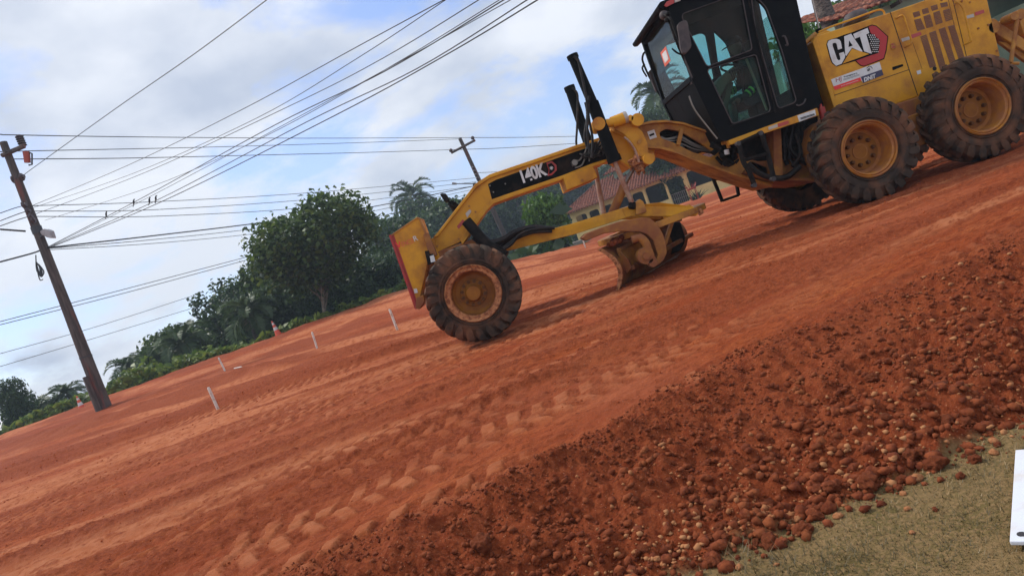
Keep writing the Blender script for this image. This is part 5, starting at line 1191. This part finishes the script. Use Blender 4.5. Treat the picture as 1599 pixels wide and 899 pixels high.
# ================================================================== BUILDINGS
def facade_building():
    X0, Y0, X1, Y1 = 7.2, 63.0, 21.6, 56.0; L = math.hypot(X1-X0, Y1-Y0); ang = math.atan2(Y1-Y0, X1-X0); zb = -.72
    root = empty('village_hall', (X0, Y0, zb)); root.rotation_euler = (0, 0, ang); tag(root, 'long low cream building with arched veranda openings and a clay tile roof', 'building')
    def B(mb, name, m, parent=root, **k): o = mb.build(name, m, None, **k); o.parent = parent; o.matrix_parent_inverse = Matrix.Identity(4); return o
    E = 2.75
    def arch(x0, x1, z0, z1, r=.22): return [(x, 0, z) for x, z in rounded([(x0, z0), (x1, z0), (x1, z1), (x0, z1)], .01, 1)[:4]] + [(x, 0, z) for x, z in rounded([(x0, z0), (x1, z0), (x1, z1), (x0, z1)], r, 5)[12:]] if False else [(x, 0, z) for x, z in [(x0, z0), (x1, z0)]+[(x1-r+r*math.cos(a), z1-r+r*math.sin(a)) for a in np.linspace(0, math.pi/2, 6)]+[(x0+r-r*math.sin(a), z1-r+r*math.cos(a)) for a in np.linspace(0, math.pi/2, 6)]]
    ops = [(.45, 1.5, .9, 2.1), (1.75, 2.7, .9, 2.1), (3.0, 4.0, .9, 2.1), (4.3, 5.6, .9, 2.2), (5.95, 6.95, .9, 2.2), (7.2, 8.9, .75, 2.3), (9.1, 10.5, .02, 2.3), (10.9, 14.0, .95, 2.35), (14.35, 15.8, .02, 2.3)]
    w = MB(); plate(w, [(0, 0, 0), (L, 0, 0), (L, 0, E), (0, 0, E)], [arch(*q) for q in ops], (0, .22, 0)); w.box((0, .22, 0), (.2, 6, E)); w.box((L-.2, .22, 0), (L, 6, E)); B(w, 'wall', M['wall_yellow'])
    c_ = MB()
    for x in (4.15, 7.08, 10.7, 14.18): c_.box((x-.11, -.08, 0), (x+.11, -.005, E-.05))
    B(c_, 'column', M['wall_yellow'], bevel=.02)
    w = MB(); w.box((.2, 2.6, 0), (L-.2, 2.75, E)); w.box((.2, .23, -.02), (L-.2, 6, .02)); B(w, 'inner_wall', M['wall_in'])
    for x in (1.2, 4.6, 8.2, 12.2): d_ = MB(); d_.box((x, 2.55, .03), (x+.9, 2.595, 2.0)); B(d_, 'door', M['dark'])
    gt = MB()
    for k in range(9): gt.tube([(9.15+k*.165, .1, .05), (9.15+k*.165, .1, 1.0)], .014, 5)
    gt.tube([(9.12, .1, 1.0), (10.5, .1, 1.0)], .02, 5); gt.tube([(9.12, .1, .5), (10.5, .1, .5)], .014, 5); B(gt, 'gate', M['grey_refl'])
    def roof(x0, x1, y0, y1, z0, z1, hip, name='roof'):
        nx = int((x1-x0)/.055); ny = int(math.hypot(y1-y0, z1-z0)/.12); u_ = np.linspace(0, 1, nx); v_ = np.linspace(0, 1, ny); U, Vv = np.meshgrid(u_, v_, indexing='ij')
        Xr = x0+(x1-x0)*U; Zr = z0+(z1-z0)*Vv; Yr = y0+(y1-y0)*Vv
        row = (Vv*ny*.12/.36) % 1; Zr = Zr+.075*np.sin(Xr*2*math.pi/.27)-.03*row+.03*vn(np.floor(Xr/.23)*3.1, np.floor(Vv*ny*.12/.36)*5.7, 3)
        if hip: Xr = np.clip(Xr, x0+hip*Vv, x1-hip*Vv)
        ix = np.arange(nx*ny).reshape(nx, ny); o = npmesh(name, np.stack([Xr, Yr, Zr], -1).reshape(-1, 3), np.stack([ix[:-1, :-1], ix[1:, :-1], ix[1:, 1:], ix[:-1, 1:]], -1).reshape(-1, 4), M['tile'], root)
        o.matrix_parent_inverse = Matrix.Identity(4); sol = o.modifiers.new('s', 'SOLIDIFY'); sol.thickness = .04; return o
    roof(-.7, L+.6, -.8, 3.2, E-.15, 4.5, 3.4); roof(-.7, L+.6, 7.2, 3.2, E-.15, 4.5, 3.4)
    roof(3.6, L-.3, 2.0, 5.0, 4.75, 6.2, 2.6); roof(3.6, L-.3, 8, 5.0, 4.75, 6.2, 2.6)
    w = MB(); w.box((4.4, 2.4, 4.0), (L-1, 7.5, 4.72)); B(w, 'upper_wall', M['wall_green'])
    s = MB(); s.box((-.6, -1.4, -.3), (L+1, -.01, .0)); B(s, 'step', M['concrete'], bevel=.02)
facade_building()
ap = P(1090, 318, 50); pl_ = empty('aloe_plant', (ap.x, 50, zg(ap.x, 50))); tag(pl_, 'spiky green plant growing before the cream building beside the red stand', 'plant')
s = MB()
for k in range(34):
    a = k*2.4; el = random.uniform(.5, 1.4); d = Vector((math.cos(a)*math.cos(el), math.sin(a)*math.cos(el), math.sin(el))); p0 = Vector((math.cos(a)*.35*random.random(), .3*math.sin(a), 0)); l_ = random.uniform(.5, 1.0)
    s.tube(curve([p0, p0+d*l_*.5, p0+d*l_+Vector((0, 0, -.12))], 3), [.03]*3+[.022, .015, .01, .004], 4)
o = s.build('leaf_rosette', M['leaf_mid'], None); o.parent = pl_
s_ = empty('flower_stand', (ap.x-.3, 49.3, zg(ap.x, 49.3))); tag(s_, 'red flower stand in front of the cream building', 'flower stand')
q = MB(); q.box((-.30, -.15, .78), (.30, .15, .92)); o = q.build('planter', M['pot'], None, bevel=.03); o.parent = s_
for sx in (-.25, .25):
    for sy in (-.12, .12): q = MB(); q.tube([(sx, sy, 0), (sx, sy, .78)], .022, 6); o = q.build('leg', M['pot'], None); o.parent = s_
q = MB()
for k in range(14): a = k*2.4; q.tube([(.3*math.cos(a), .1*math.sin(a), .95), (.45*math.cos(a), .2*math.sin(a), 1.15+.1*math.sin(k))], [.03, .008], 4)
o = q.build('flowers', M['pot'], None); o.parent = s_
# green building behind the hood
gb = empty('green_house', (11.5, 19, 0)); tag(gb, 'pale green house with clay tile roofs behind the engine hood', 'building')
def boxpart(nm, m, a, b_, **k): q = MB(); q.box(a, b_); return q.build(nm, m, gb, **k)
boxpart('wall', M['wall_green'], (10.9, 19.4, -.4), (19.5, 24, 3.68)); boxpart('wall', M['wall_green'], (15.0, 17.6, -.4), (24, 19.39, 2.35))
boxpart('window_frame', M['wall_yellow'], (12.4, 19.37, .9), (13.8, 19.398, 2.3)); boxpart('shutter', M['dark'], (12.48, 19.355, .98), (13.72, 19.368, 2.22))
def groof(x0, x1, y0, y1, z0, z1):
    nx = int((x1-x0)/.03); ny = int(math.hypot(y1-y0, z1-z0)/.06); U, Vv = np.meshgrid(np.linspace(0, 1, nx), np.linspace(0, 1, ny), indexing='ij'); X = x0+(x1-x0)*U; Y = y0+(y1-y0)*Vv; Zz = z0+(z1-z0)*Vv
    row = (Vv*ny*.06/.34) % 1; col = np.floor(X/.21); Y = Y-.05*(vn(col*3.3, col*0, 2)+.5)*(Vv < .08)
    Zz = Zz+.055*np.abs(np.sin(X*math.pi/.21))*1.3-.035*row+.03*vn(col*3.1, np.floor(Vv*ny*.06/.34)*5.7, 3)
    ix = np.arange(nx*ny).reshape(nx, ny); o = npmesh('roof', np.stack([X, Y, Zz], -1).reshape(-1, 3), np.stack([ix[:-1, :-1], ix[1:, :-1], ix[1:, 1:], ix[:-1, 1:]], -1).reshape(-1, 4), M['tile'], gb)
    sol = o.modifiers.new('s', 'SOLIDIFY'); sol.thickness = .03; return o
groof(10.75, 20, 18.9, 21.8, 3.72, 4.55); groof(14.6, 24.5, 16.9, 19.3, 2.42, 3.25)
bb = MB()
for k in range(12): x = 10.95+k*.8; bb.box((x, 18.95, 3.56), (x+.07, 19.39, 3.66))
bb.build('rafters', M['bark'], gb)

# ================================================================== POLES AND WIRES
p1b = gpt(166, 640); YP = 25.0; b1 = P(166, 640, YP); t1 = P(5, 222, YP)
np1 = empty('utility_pole', (b1.x, YP, b1.z-.3)); tag(np1, 'nearest power pole of dark weathered timber with insulators, leaning at the left', 'power pole')
q = MB(); q.tube([b1+(b1-t1).normalized()*.5, b1, b1.lerp(t1, .5), t1], [.235, .225, .165, .12], 12); q.build('pole', M['wood'], np1, smooth=True)
q = MB(); a_, c_ = P(159, 653, YP-.3), P(133, 588, YP-.25); q.tube([a_, c_], [.125, .11], 4); q.build('pole_splint', M['wood'], np1)
q = MB(); q.tube(PP([(3, 243), (38, 228)], YP-.15), .085, 6); q.build('crossarm', M['wood'], np1)
q = MB(); q.tube(PP([(17, 250), (18, 272)], YP), .02, 5); q.build('crossarm_brace', M['darkmetal'], np1)
def insul(a, b_, n=4, r=.16, Y=YP):
    A_, B_ = P(*a, Y), P(*b_, Y); q = MB(); pts = []; rs = []
    for k in range(n):
        for t_, rr in ((0, .5), (.15, 1), (.5, .9), (.6, .45), (.99, .45)): pts.append(A_.lerp(B_, (k+t_)/n)); rs.append(r*rr)
    q.tube(pts, rs, 12); return q.build('insulator', M['insul'], np1, smooth=True)
insul((36, 228), (29, 211), 5, .14); insul((20, 281), (38, 275), 3, .15)
for q_ in ((34, 320), (40, 329), (44, 338), (48, 343)): insul((q_[0]+2, q_[1]+1), (q_[0]+7, q_[1]-1), 1, .14, YP-.2)
q = MB(); q.tube(PP([(41, 237), (43, 254)], YP-.1), [.11, .10], 10); q.build('fuse_cutout', M['pot'], np1, smooth=True)
q = MB(); q.tube(PP([(40, 236), (50, 240), (50, 257), (45, 258)], YP-.1), .03, 6); q.build('fuse_bracket', M['darkmetal'], np1)
q = MB(); q.tube(PP([(62, 371), (68, 367)], YP-.1), .04, 6); q.build('lamp_arm', M['darkmetal'], np1)
q = MB(); q.px(rounded([(62, 361), (68, 357), (76, 360), (80, 372), (74, 371), (64, 366)], 2), YP-.3, YP+.0); q.build('lamp_head', M['lamp'], np1, bevel=.04)
q = MB()
for k in range(5): a = k*1.3; q.tube(curve(PP([(56, 408), (60+3*math.cos(a), 420+4*math.sin(a)), (64, 432), (66-3*math.sin(a), 424), (60, 412)], YP-.3), 5), .018, 5)
q.tube(curve(PP([(56, 398), (57, 414), (62, 436), (67, 436)], YP-.3), 4), .02, 5); q.build('cable_loop', M['wire'], np1)
q = MB(); q.tube([b1.lerp(t1, .665), b1.lerp(t1, .69)], .175, 12); q.tube([b1.lerp(t1, .2), b1.lerp(t1, .205)], .215, 12); q.build('band', M['darkmetal'], np1)
YQ = 51.0; t2 = P(718, 216, YQ); b2 = P(803, 400, YQ)
np2 = empty('utility_pole', (b2.x, YQ, b2.z)); tag(np2, 'far power pole with a wooden crossarm behind the grader beam', 'power pole')
q = MB(); q.tube([b2, t2], [.20, .13], 10); q.build('pole', M['wood'], np2, smooth=True)
q = MB(); q.tube(PP([(704.5, 239), (742, 219)], YQ-.1), .09, 6); q.build('crossarm', M['wood'], np2)
for q_ in ((704, 235), (738, 215.5)): q = MB(); q.ball(P(*q_, YQ-.1), .14, 6); q.build('insulator', M['insul'], np2, smooth=True)
for k in range(4): q = MB(); q.ball(P(739+k*2.2, 262+k*5.5, YQ-.25), .12, 5); q.build('insulator', M['insul'], np2, smooth=True)
q = MB(); q.tube(PP([(712, 287), (738, 287)], YQ-.2), .035, 5); q.build('lamp_arm', M['darkmetal'], np2)
q = MB(); q.tube(PP([(706, 286.5), (713, 287)], YQ-.2), [.10, .07], 8); q.build('lamp_head', M['lamp'], np2, smooth=True)
q = MB(); q.px([(738, 286), (743, 285), (744, 294), (739, 295)], YQ-.4, YQ-.2); q.build('junction_box', M['darkmetal'], np2)
WG = 'overhead power lines'
def wire(pts, Ys, r, label):
    q = MB(); q.tube(curve(PP(pts, Ys), 7), r*.85, 5); o = q.build('power_line', M['wire'], None, smooth=True); tag(o, label, 'power line', WG)
wire([(-60, 207), (0, 210), (29, 211), (215, 214), (484, 216), (738, 215)], [23, 24.2, 25, 32, 42, 51], .022, 'highest wire from the near pole top to the far crossarm')
wire([(738, 215), (820, 214.6), (900, 213)], [51, 56, 62], .026, 'highest wire running right from the far pole towards the cab')
wire([(-60, 238), (0, 237), (38, 236), (323, 230), (560, 223), (720, 217)], [23, 24.5, 25, 35, 44, 51], .020, 'second highest wire across the sky to the far pole')
wire([(21, 248.5), (200, 247), (376, 243), (560, 238.5), (704, 234)], [25, 31, 37, 44, 51], .022, 'third wire from the near fuse bracket to the far crossarm')
wire([(704, 234), (790, 231), (900, 224)], [51, 56, 63], .026, 'third wire running right behind the lift cylinders')
wire([(38, 273), (51.6, 262.5), (177.5, 172), (300, 87), (430, -10)], [25, 24.6, 20, 16.5, 13], 0.0128, 'single wire rising alone at the upper left')
wire([(46, 323), (200, 258), (376.5, 172), (560, 72), (712, -10)], [25, 21, 17, 13.5, 11], 0.0104, 'left wire of the fan rising to the top edge')
wire([(50, 325), (210, 270), (400, 185), (560, 90), (702, -4)], [25, 21, 17, 13.5, 11.2], 0.0088, 'wire close beside the left one of the rising fan')
wire([(56, 334), (230, 268), (462, 161), (600, 90), (764, -10)], [25, 21, 17, 14, 11], 0.0104, 'second wire of the rising fan')
wire([(70, 344), (240, 290), (410, 215), (600, 110), (790, -6)], [25, 21, 17.5, 14, 11], 0.0088, 'third wire of the rising fan')
wire([(72, 387), (220, 310), (430, 195), (600, 112), (800, -8)], [25, 22, 18, 15, 11.5], 0.0136, 'wire from the lamp level crossing the rising fan')
wire([(72, 388), (240, 315), (480, 190), (650, 108), (836, -8)], [25, 21, 17, 14, 11], 0.0128, 'thick cable of the rising bundle')
wire([(72, 389), (250, 316), (520, 182), (700, 84), (856, -10)], [25, 21, 16.5, 13.4, 11], 0.0144, 'lowest thick cable of the rising bundle')
wire([(72, 388), (240, 304), (460, 186), (640, 88), (812, -8)], [25, 21, 17, 14, 11], 0.0088, 'thin cable inside the rising bundle')
wire([(0, 333), (34, 322), (60, 321), (242, 315), (484, 301), (742, 278)], [24, 25, 26, 32, 41, 51], .018, 'upper wire of the middle line between the two poles')
wire([(0, 345), (42, 330), (68, 329.6), (250, 327), (500, 310), (744, 284)], [24, 25, 26, 32, 41, 51], .018, 'middle wire of the middle line between the two poles')
wire([(0, 353), (46, 338), (72, 338), (260, 337), (500, 322), (745, 290)], [24, 25, 26, 32, 41, 51], .018, 'lower wire of the middle line between the two poles')
wire([(0, 409), (52, 395), (74, 387), (104, 383.5), (240, 368), (398, 349), (570, 325), (738, 291)], [23, 24.8, 25.6, 26.8, 32, 38, 44, 51], .035, 'thick low cable from the near pole to the far pole')
wire([(74, 388), (240, 374), (398, 357), (560, 334), (738, 296)], [25, 32, 38, 44, 51], .018, 'thin wire under the thick low cable')
wire([(74, 390), (240, 380), (398, 365), (560, 345), (738, 302)], [25, 32, 38, 44, 51], .016, 'lowest thin wire under the thick low cable')
wire([(0, 358), (40, 361)], [24.5, 25], .04, 'short stub cable leaving the near pole to the left')
wire([(-40, 512), (0, 502), (200, 450), (390, 400)], [40, 42, 50, 58], .03, 'upper of the two wires sloping behind the near pole')
wire([(-40, 518), (0, 507), (200, 456), (392, 404)], [40, 42, 50, 58], .03, 'lower of the two wires sloping behind the near pole')
wire([(-30, 560), (0, 552), (150, 510), (300, 462)], [50, 52, 60, 68], .028, 'first of the low wires above the palms at the left')
wire([(-30, 580), (0, 572), (150, 527), (310, 478)], [50, 52, 60, 68], .028, 'last of the low wires above the palms at the left')
wire([(745, 270), (820, 262), (940, 226)], [51, 57, 66], .024, 'thin wire running right of the far pole above the beam')
for (bx, by, Yb, lb_) in ((233.5, 314.5, 21.2, 'small dark bird perched on the cable, left of the pair'), (243.5, 311.5, 21.0, 'small dark bird perched on the cable, right of the pair'), (166, 336, 22.8, 'small dark bird perched alone nearer the pole'), (209, 317, 21.8, 'small dark bird on the cable above the others')):
    c_ = P(bx, by, Yb); root = empty('bird', c_); tag(root, lb_, 'bird', 'birds perched on the cables')
    q = MB(); q.tube([c_+Vector((-.03, 0, -.05)), c_+Vector((-.01, 0, -.01)), c_+Vector((.01, 0, .04)), c_+Vector((.02, 0, .07)), c_+Vector((.05, 0, .10)), c_+Vector((.085, 0, .105))], [.009, .025, .030, .021, .019, .002], 8)
    q.tube([c_+Vector((-.01, 0, -.02)), c_+Vector((-.07, 0, -.10))], [.02, .012], 4); q.build('body', M['bird'], root, smooth=True)

# ================================================================== STAKES, CONES, PLANK, STONES
def stake(top, bot, r, label):
    g_ = gpt(*bot); tp = P(*top, g_.y); d = (tp-g_).normalized(); q = MB(); q.tube([g_-d*.12, tp-d*.03, tp], [r, r, r*.6], 4)
    o = q.build('survey_stake', M['stake'], None); tag(o, label, 'stake', 'white survey stakes in the dirt')
stake((325, 604), (341, 640), .028, 'nearest white stake, in the ridge right of the near power pole')
stake((341, 558), (352, 580), .028, 'white stake at the edge of the field left of the others')
stake((487, 518), (495, 543), .026, 'white stake in the middle of the field below the cone')
stake((608, 482), (620, 514), .028, 'white stake left of the front wheel')
stake((910, 374), (914.5, 387), .026, 'short white stake seen under the drawbar')
q = MB(); a_ = gpt(366, 576); b_ = gpt(378, 574); q.tube([a_+Vector((0, 0, .02)), b_+Vector((0, 0, .03))], .02, 4); tag(q.build('fallen_stake', M['stake'], None), 'white stake lying flat on the dirt beside a standing one', 'stake')
def cone(px_, py_, Y, label, tilt=0.0, s=1.0):
    p = P(px_, py_, Y); z = p.z; root = empty('traffic_cone', (p.x, Y, z)); tag(root, label, 'traffic cone', 'orange and white cones at the field edge')
    root.rotation_euler = (0, tilt, 0)
    def B(q, nm, m): o = q.build(nm, m, None, smooth=True); o.parent = root
    q = MB(); q.box((-.19*s, -.19*s, 0), (.19*s, .19*s, .035*s)); B(q, 'base', M['cone'])
    q = MB(); q.lathe([(.15*s, .035*s), (.028*s, .74*s), (.0001, .745*s)], (0, 0, 0), 'Z', 24); B(q, 'body', M['cone'])
    for z0, z1 in ((.27, .42), (.55, .65)):
        f_ = lambda z_: (.15-(.122)*(z_-.035)/.705)*s+.003; q = MB(); q.lathe([(f_(z0), z0*s), (f_(z1), z1*s)], (0, 0, 0), 'Z', 24); B(q, 'reflective_band', M['white'])
cone(435.5, 523, 33.0, 'orange and white cone at the foot of the thicket', R(-6)); cone(130, 641, 32, 'orange and white cone left of the near power pole', R(-2))
q = MB(); a_, b_ = gpt(1582, 862), gpt(1590, 716); a_.z = GRASS_Z+.02; b_.z = GRASS_Z+.02; d = (b_-a_); n_ = Vector((d.y, -d.x, 0)).normalized()*.24
q.prism([a_, b_, b_+n_, a_+n_], [v+Vector((0, 0, .014)) for v in (a_, b_, b_+n_, a_+n_)]); pk_ = q.build('board', M['plank_white'], None, bevel=.003); tag(pk_, 'white painted board lying on the dry grass', 'board')
p = a_+(b_-a_)*.06+n_*.12+Vector((0, 0, .0145)); q = MB(); q.tube([p, p+Vector((0, 0, .002))], .012, 10); q.build('nail_hole', M['darkmetal'], pk_)
# stone prototypes
def stone_mesh(name, seed, m, sub=2, rough=.32, flat=.75):
    bm = bmesh.new(); bmesh.ops.create_icosphere(bm, subdivisions=sub, radius=1)
    for v in bm.verts:
        n_ = v.co.normalized(); d = 1+rough*noise.noise(n_*1.3+Vector((seed*5.1, 0, 0)))+rough*.6*noise.noise(n_*3.1+Vector((0, seed*3.3, 0)))+rough*.3*noise.noise(n_*7+Vector((0, 0, seed)))
        v.co = Vector((n_.x, n_.y*.9, n_.z*flat))*d
    me = bpy.data.meshes.new(name); bm.to_mesh(me); bm.free(); me.materials.append(m); me.polygons.foreach_set('use_smooth', [True]*len(me.polygons)); return me
clods = [stone_mesh('dirt_clod', i+1, M['clod'], 4, .38) for i in range(5)]; pales = [stone_mesh('stone', i+9, M['stone'], 3, .28, .7) for i in range(4)]
def single(px_, py_, rpx, kind, label, group):
    g_ = gpt(px_, py_+rpx*.6); r = rpx/FPX*g_.y; z = float(GZ(g_.x, g_.y)[0]); me = random.choice(clods if kind == 'clod' else pales)
    o = bpy.data.objects.new('dirt_clod' if kind == 'clod' else 'stone', me); put(o, None, (g_.x, g_.y, z+r*.35)); o.scale = (r, r*random.uniform(.8, 1), r*random.uniform(.8, 1)); o.rotation_euler = (random.uniform(-.4, .4), random.uniform(-.4, .4), random.uniform(0, 6))
    tag(o, label, 'dirt clod' if kind == 'clod' else 'stone', group); return o
GC, GS = 'large clods of red dirt on the loose bank', 'pale stones along the foot of the bank'
for (x, y, r_, k_, l_) in [
    (1360, 752, 19, 'clod', 'big round red clod third from the grass edge'), (1425, 718, 12, 'clod', 'red clod left of the widest clod at the grass edge'), (1459, 717, 20, 'clod', 'widest reddish clod, furthest right at the grass edge'),
    (1254, 821, 15, 'clod', 'round red clod just above the grass with pale stones on its left'), (1202, 841, 16, 'clod', 'rough red clod at the lower tip of the bank'), (1115, 872, 14, 'clod', 'red clod nearest the bottom edge beside the grass'),
    (752, 836, 20, 'clod', 'lone large clod on the lower left of the bank'), (1364, 588, 11, 'clod', 'smooth orange clod high on the bank'), (1274, 728, 9, 'clod', 'red clod in the middle of the coarse band'), (1304, 765, 13, 'clod', 'orange clod above the row of large clods'),
    (1500, 740, 8, 'clod', 'lone dark clod lying out on the grass'), (1520, 715, 5.5, 'clod', 'small clod on the grass right of the widest clod'), (1433, 743, 11, 'stone', 'pale stone wedged between the large clods at the grass edge'), (1410, 747, 11, 'clod', 'dark clod left of the pale wedged stone'),
    (1310, 805, 8, 'stone', 'flat pale stone above the grass edge'), (1232, 797, 9, 'stone', 'oval pale stone in the coarse band'), (1395, 546, 7, 'clod', 'small orange clod high on the right of the bank'), (1418, 793, 6, 'stone', 'pale pebble alone on the grass'),
    (1411, 769, 6, 'stone', 'pale pebble at the rim of the grass'), (1424, 827, 5, 'stone', 'smallest pale pebble out on the grass'), (1552, 703, 8, 'stone', 'pale stone on the grass near the right edge'), (1460, 792, 5, 'clod', 'small red crumb on the grass'),
    (1213, 880, 5, 'stone', 'pale pebble on the grass near the bottom edge'), (1155, 882, 7, 'stone', 'pale pebble beside the lowest red clod'), (1455, 683, 9, 'clod', 'clod above the widest clod'), (1390, 668, 10, 'clod', 'clod in the upper part of the coarse band')]:
    single(x, y, r_, k_, l_, GC if k_ == 'clod' else GS)
rs_ = random.Random(4)
for k in range(80):
    x = rs_.uniform(760, 1560); y = 900-(x-1090)*.40-abs(rs_.gauss(0, 42))-6
    if y > 895 or y < 560: continue
    single(x, y, rs_.choice((5, 6, 7, 8, 9, 11)), 'clod' if rs_.random() < .85 else 'stone', None, None)
for o in sc.objects:
    if o.name.startswith(('dirt_clod', 'stone')) and 'label' not in o:
        if o.name.startswith('dirt_clod'): tag(o, 'medium red clod among the coarse band of the loose bank', 'dirt clod', 'medium clods in the coarse band')
        else: tag(o, 'medium pale stone among the coarse band of the loose bank', 'stone', 'medium pale stones in the coarse band')
# gravel: thousands of small crumbs in one body
def gravel(name, m, n, seed, smin, smax, cond, label):
    g = np.random.default_rng(seed); bm = bmesh.new(); bmesh.ops.create_icosphere(bm, subdivisions=1, radius=1); bv = np.array([v.co[:] for v in bm.verts]); bf = np.array([[v.index for v in f.verts] for f in bm.faces]); bm.free()
    X, Y, S = cond(g, n, smin, smax); n = len(X); Zc = GZ(X, Y); V = np.repeat(bv[None], n, 0)*(1+.75*(g.random((n, len(bv), 1))-.5))
    V *= (S[:, None, None]*(.65+.5*g.random((n, 1, 3)))); a = g.random(n)*6.28; c_, s_ = np.cos(a)[:, None], np.sin(a)[:, None]
    x = V[:, :, 0]*c_-V[:, :, 1]*s_; y = V[:, :, 0]*s_+V[:, :, 1]*c_; V = np.stack([x+X[:, None], y+Y[:, None], V[:, :, 2]*.8+(Zc+S*.3)[:, None]], -1)
    F = (bf[None]+np.arange(n)[:, None, None]*len(bv)).reshape(-1, 3); o = npmesh(name, V.reshape(-1, 3), F, m, None, smooth=False); tag(o, label, 'gravel', None, 'stuff')
def bank(g, n, a, b_):
    X = g.uniform(-2.2, 4.2, n); e = g.random(n)**1.2*1.25; e = np.where(g.random(n) < .04, -.12*g.random(n)**2, e); Y = foot_y(X)+e*(top_y(X)-foot_y(X)); k = g.random(n) < (.45+.9*(vn(X*4, Y*4, 3)+.3)); X, Y, e = X[k], Y[k], e[k]; n = len(X)
    S = a+(b_-a)*g.random(n)**5*(1.45-1.0*np.clip(e, 0, 1)); return X, Y, S
gravel('gravel', M['clod'], 34000, 1, .003, .024, bank, 'loose red gravel covering the bank')
def footband(g, n, a, b_):
    X = g.uniform(-.6, 3.4, n); e = np.abs(g.normal(size=n))*.22-.05*(g.random(n) < .3); e = e*(1+.8*ss((X-1.4)/.6)); Y = foot_y(X)+e*(top_y(X)-foot_y(X))*1.0; return X, Y, a+(b_-a)*g.random(n)**2.5
gravel('pale_gravel', M['stone'], 1500, 2, .005, .018, footband, 'pale gravel washed out along the foot of the bank')
def road(g, n, a, b_):
    Y = 3+g.random(n)**1.6*12; X = (Y+1)*g.uniform(-.95, .95, n); l_ = detail(X, Y)[1]; k = g.random(n) < (.08+l_); X, Y = X[k], Y[k]; k = Y > top_y(X); X, Y = X[k], Y[k]; return X, Y, (a+(b_-a)*g.random(len(X))**3)*np.clip(Y/7, .7, 1.8)
gravel('dirt_crumbs', M['crumb'], 26000, 3, .003, .011, road, 'small crumbs of red soil along the ridges')
q = MB(); c_ = gpt(1456, 592)
for k in range(6):
    p = c_+Vector((random.uniform(-.05, .05), random.uniform(-.02, .02), random.uniform(.0, .01))); q.tube(curve([p, p+Vector((random.uniform(-.03, .03), .01, .01)), p+Vector((random.uniform(-.04, .04), -.01, .0))], 3), random.uniform(.003, .010), 5)
tag(q.build('plastic_scrap', M['black_matte'], None), 'crumpled black scrap half buried high on the bank', 'scrap')
# dry grass on the strip in the near corner
g = np.random.default_rng(9); n = 80000; X = g.uniform(-.8, 3.6, n); Y = foot_y(X)-g.random(n)**.9*2.0+.02; Zb = GZ(X, Y); a = g.random(n)*6.28; L_ = (.010+.022*g.random(n)**2)*(1+1.1*(vn(X*4, Y*4, 55) > .25)); w_ = .0011+.0012*g.random(n)
tilt = .5+.9*g.random(n); dx = np.cos(a)*np.sin(tilt)*L_; dy = np.sin(a)*np.sin(tilt)*L_; dz = np.cos(tilt)*L_+.001; wx, wy = -np.sin(a)*w_, np.cos(a)*w_
V = np.stack([np.stack([X-wx, Y-wy, Zb-.002], 1), np.stack([X+wx, Y+wy, Zb-.002], 1), np.stack([X+dx, Y+dy, Zb+dz], 1)], 1).reshape(-1, 3)
r_ = np.clip(.5+.35*g.normal(size=n)-.5*(vn(X*5, Y*5, 8) > .12), 0, 1)
o = npmesh('grass', V, np.arange(3*n).reshape(n, 3), M['leaf_grass'], None, {'rnd': np.repeat(r_, 3)}); tag(o, 'short dry grass beside the dirt bank', 'grass', None, 'stuff')
# ================================================================== HAZE
hz = MB(); hz.box((-330, -60, -8), (460, 560, 90)); hm = bpy.data.materials.new('haze'); hm.use_nodes = True; t = hm.node_tree; t.nodes.clear(); o_ = N(t, 'ShaderNodeOutputMaterial'); pv = N(t, 'ShaderNodeVolumePrincipled')
pv.inputs['Color'].default_value = (.72, .86, 1, 1); pv.inputs['Density'].default_value = .0011; pv.inputs['Anisotropy'].default_value = .2
t.links.new(pv.outputs[0], o_.inputs['Volume'])
if not globals().get('NOHAZE'): tag(hz.build('haze', hm, None), None, None, None, 'stuff')
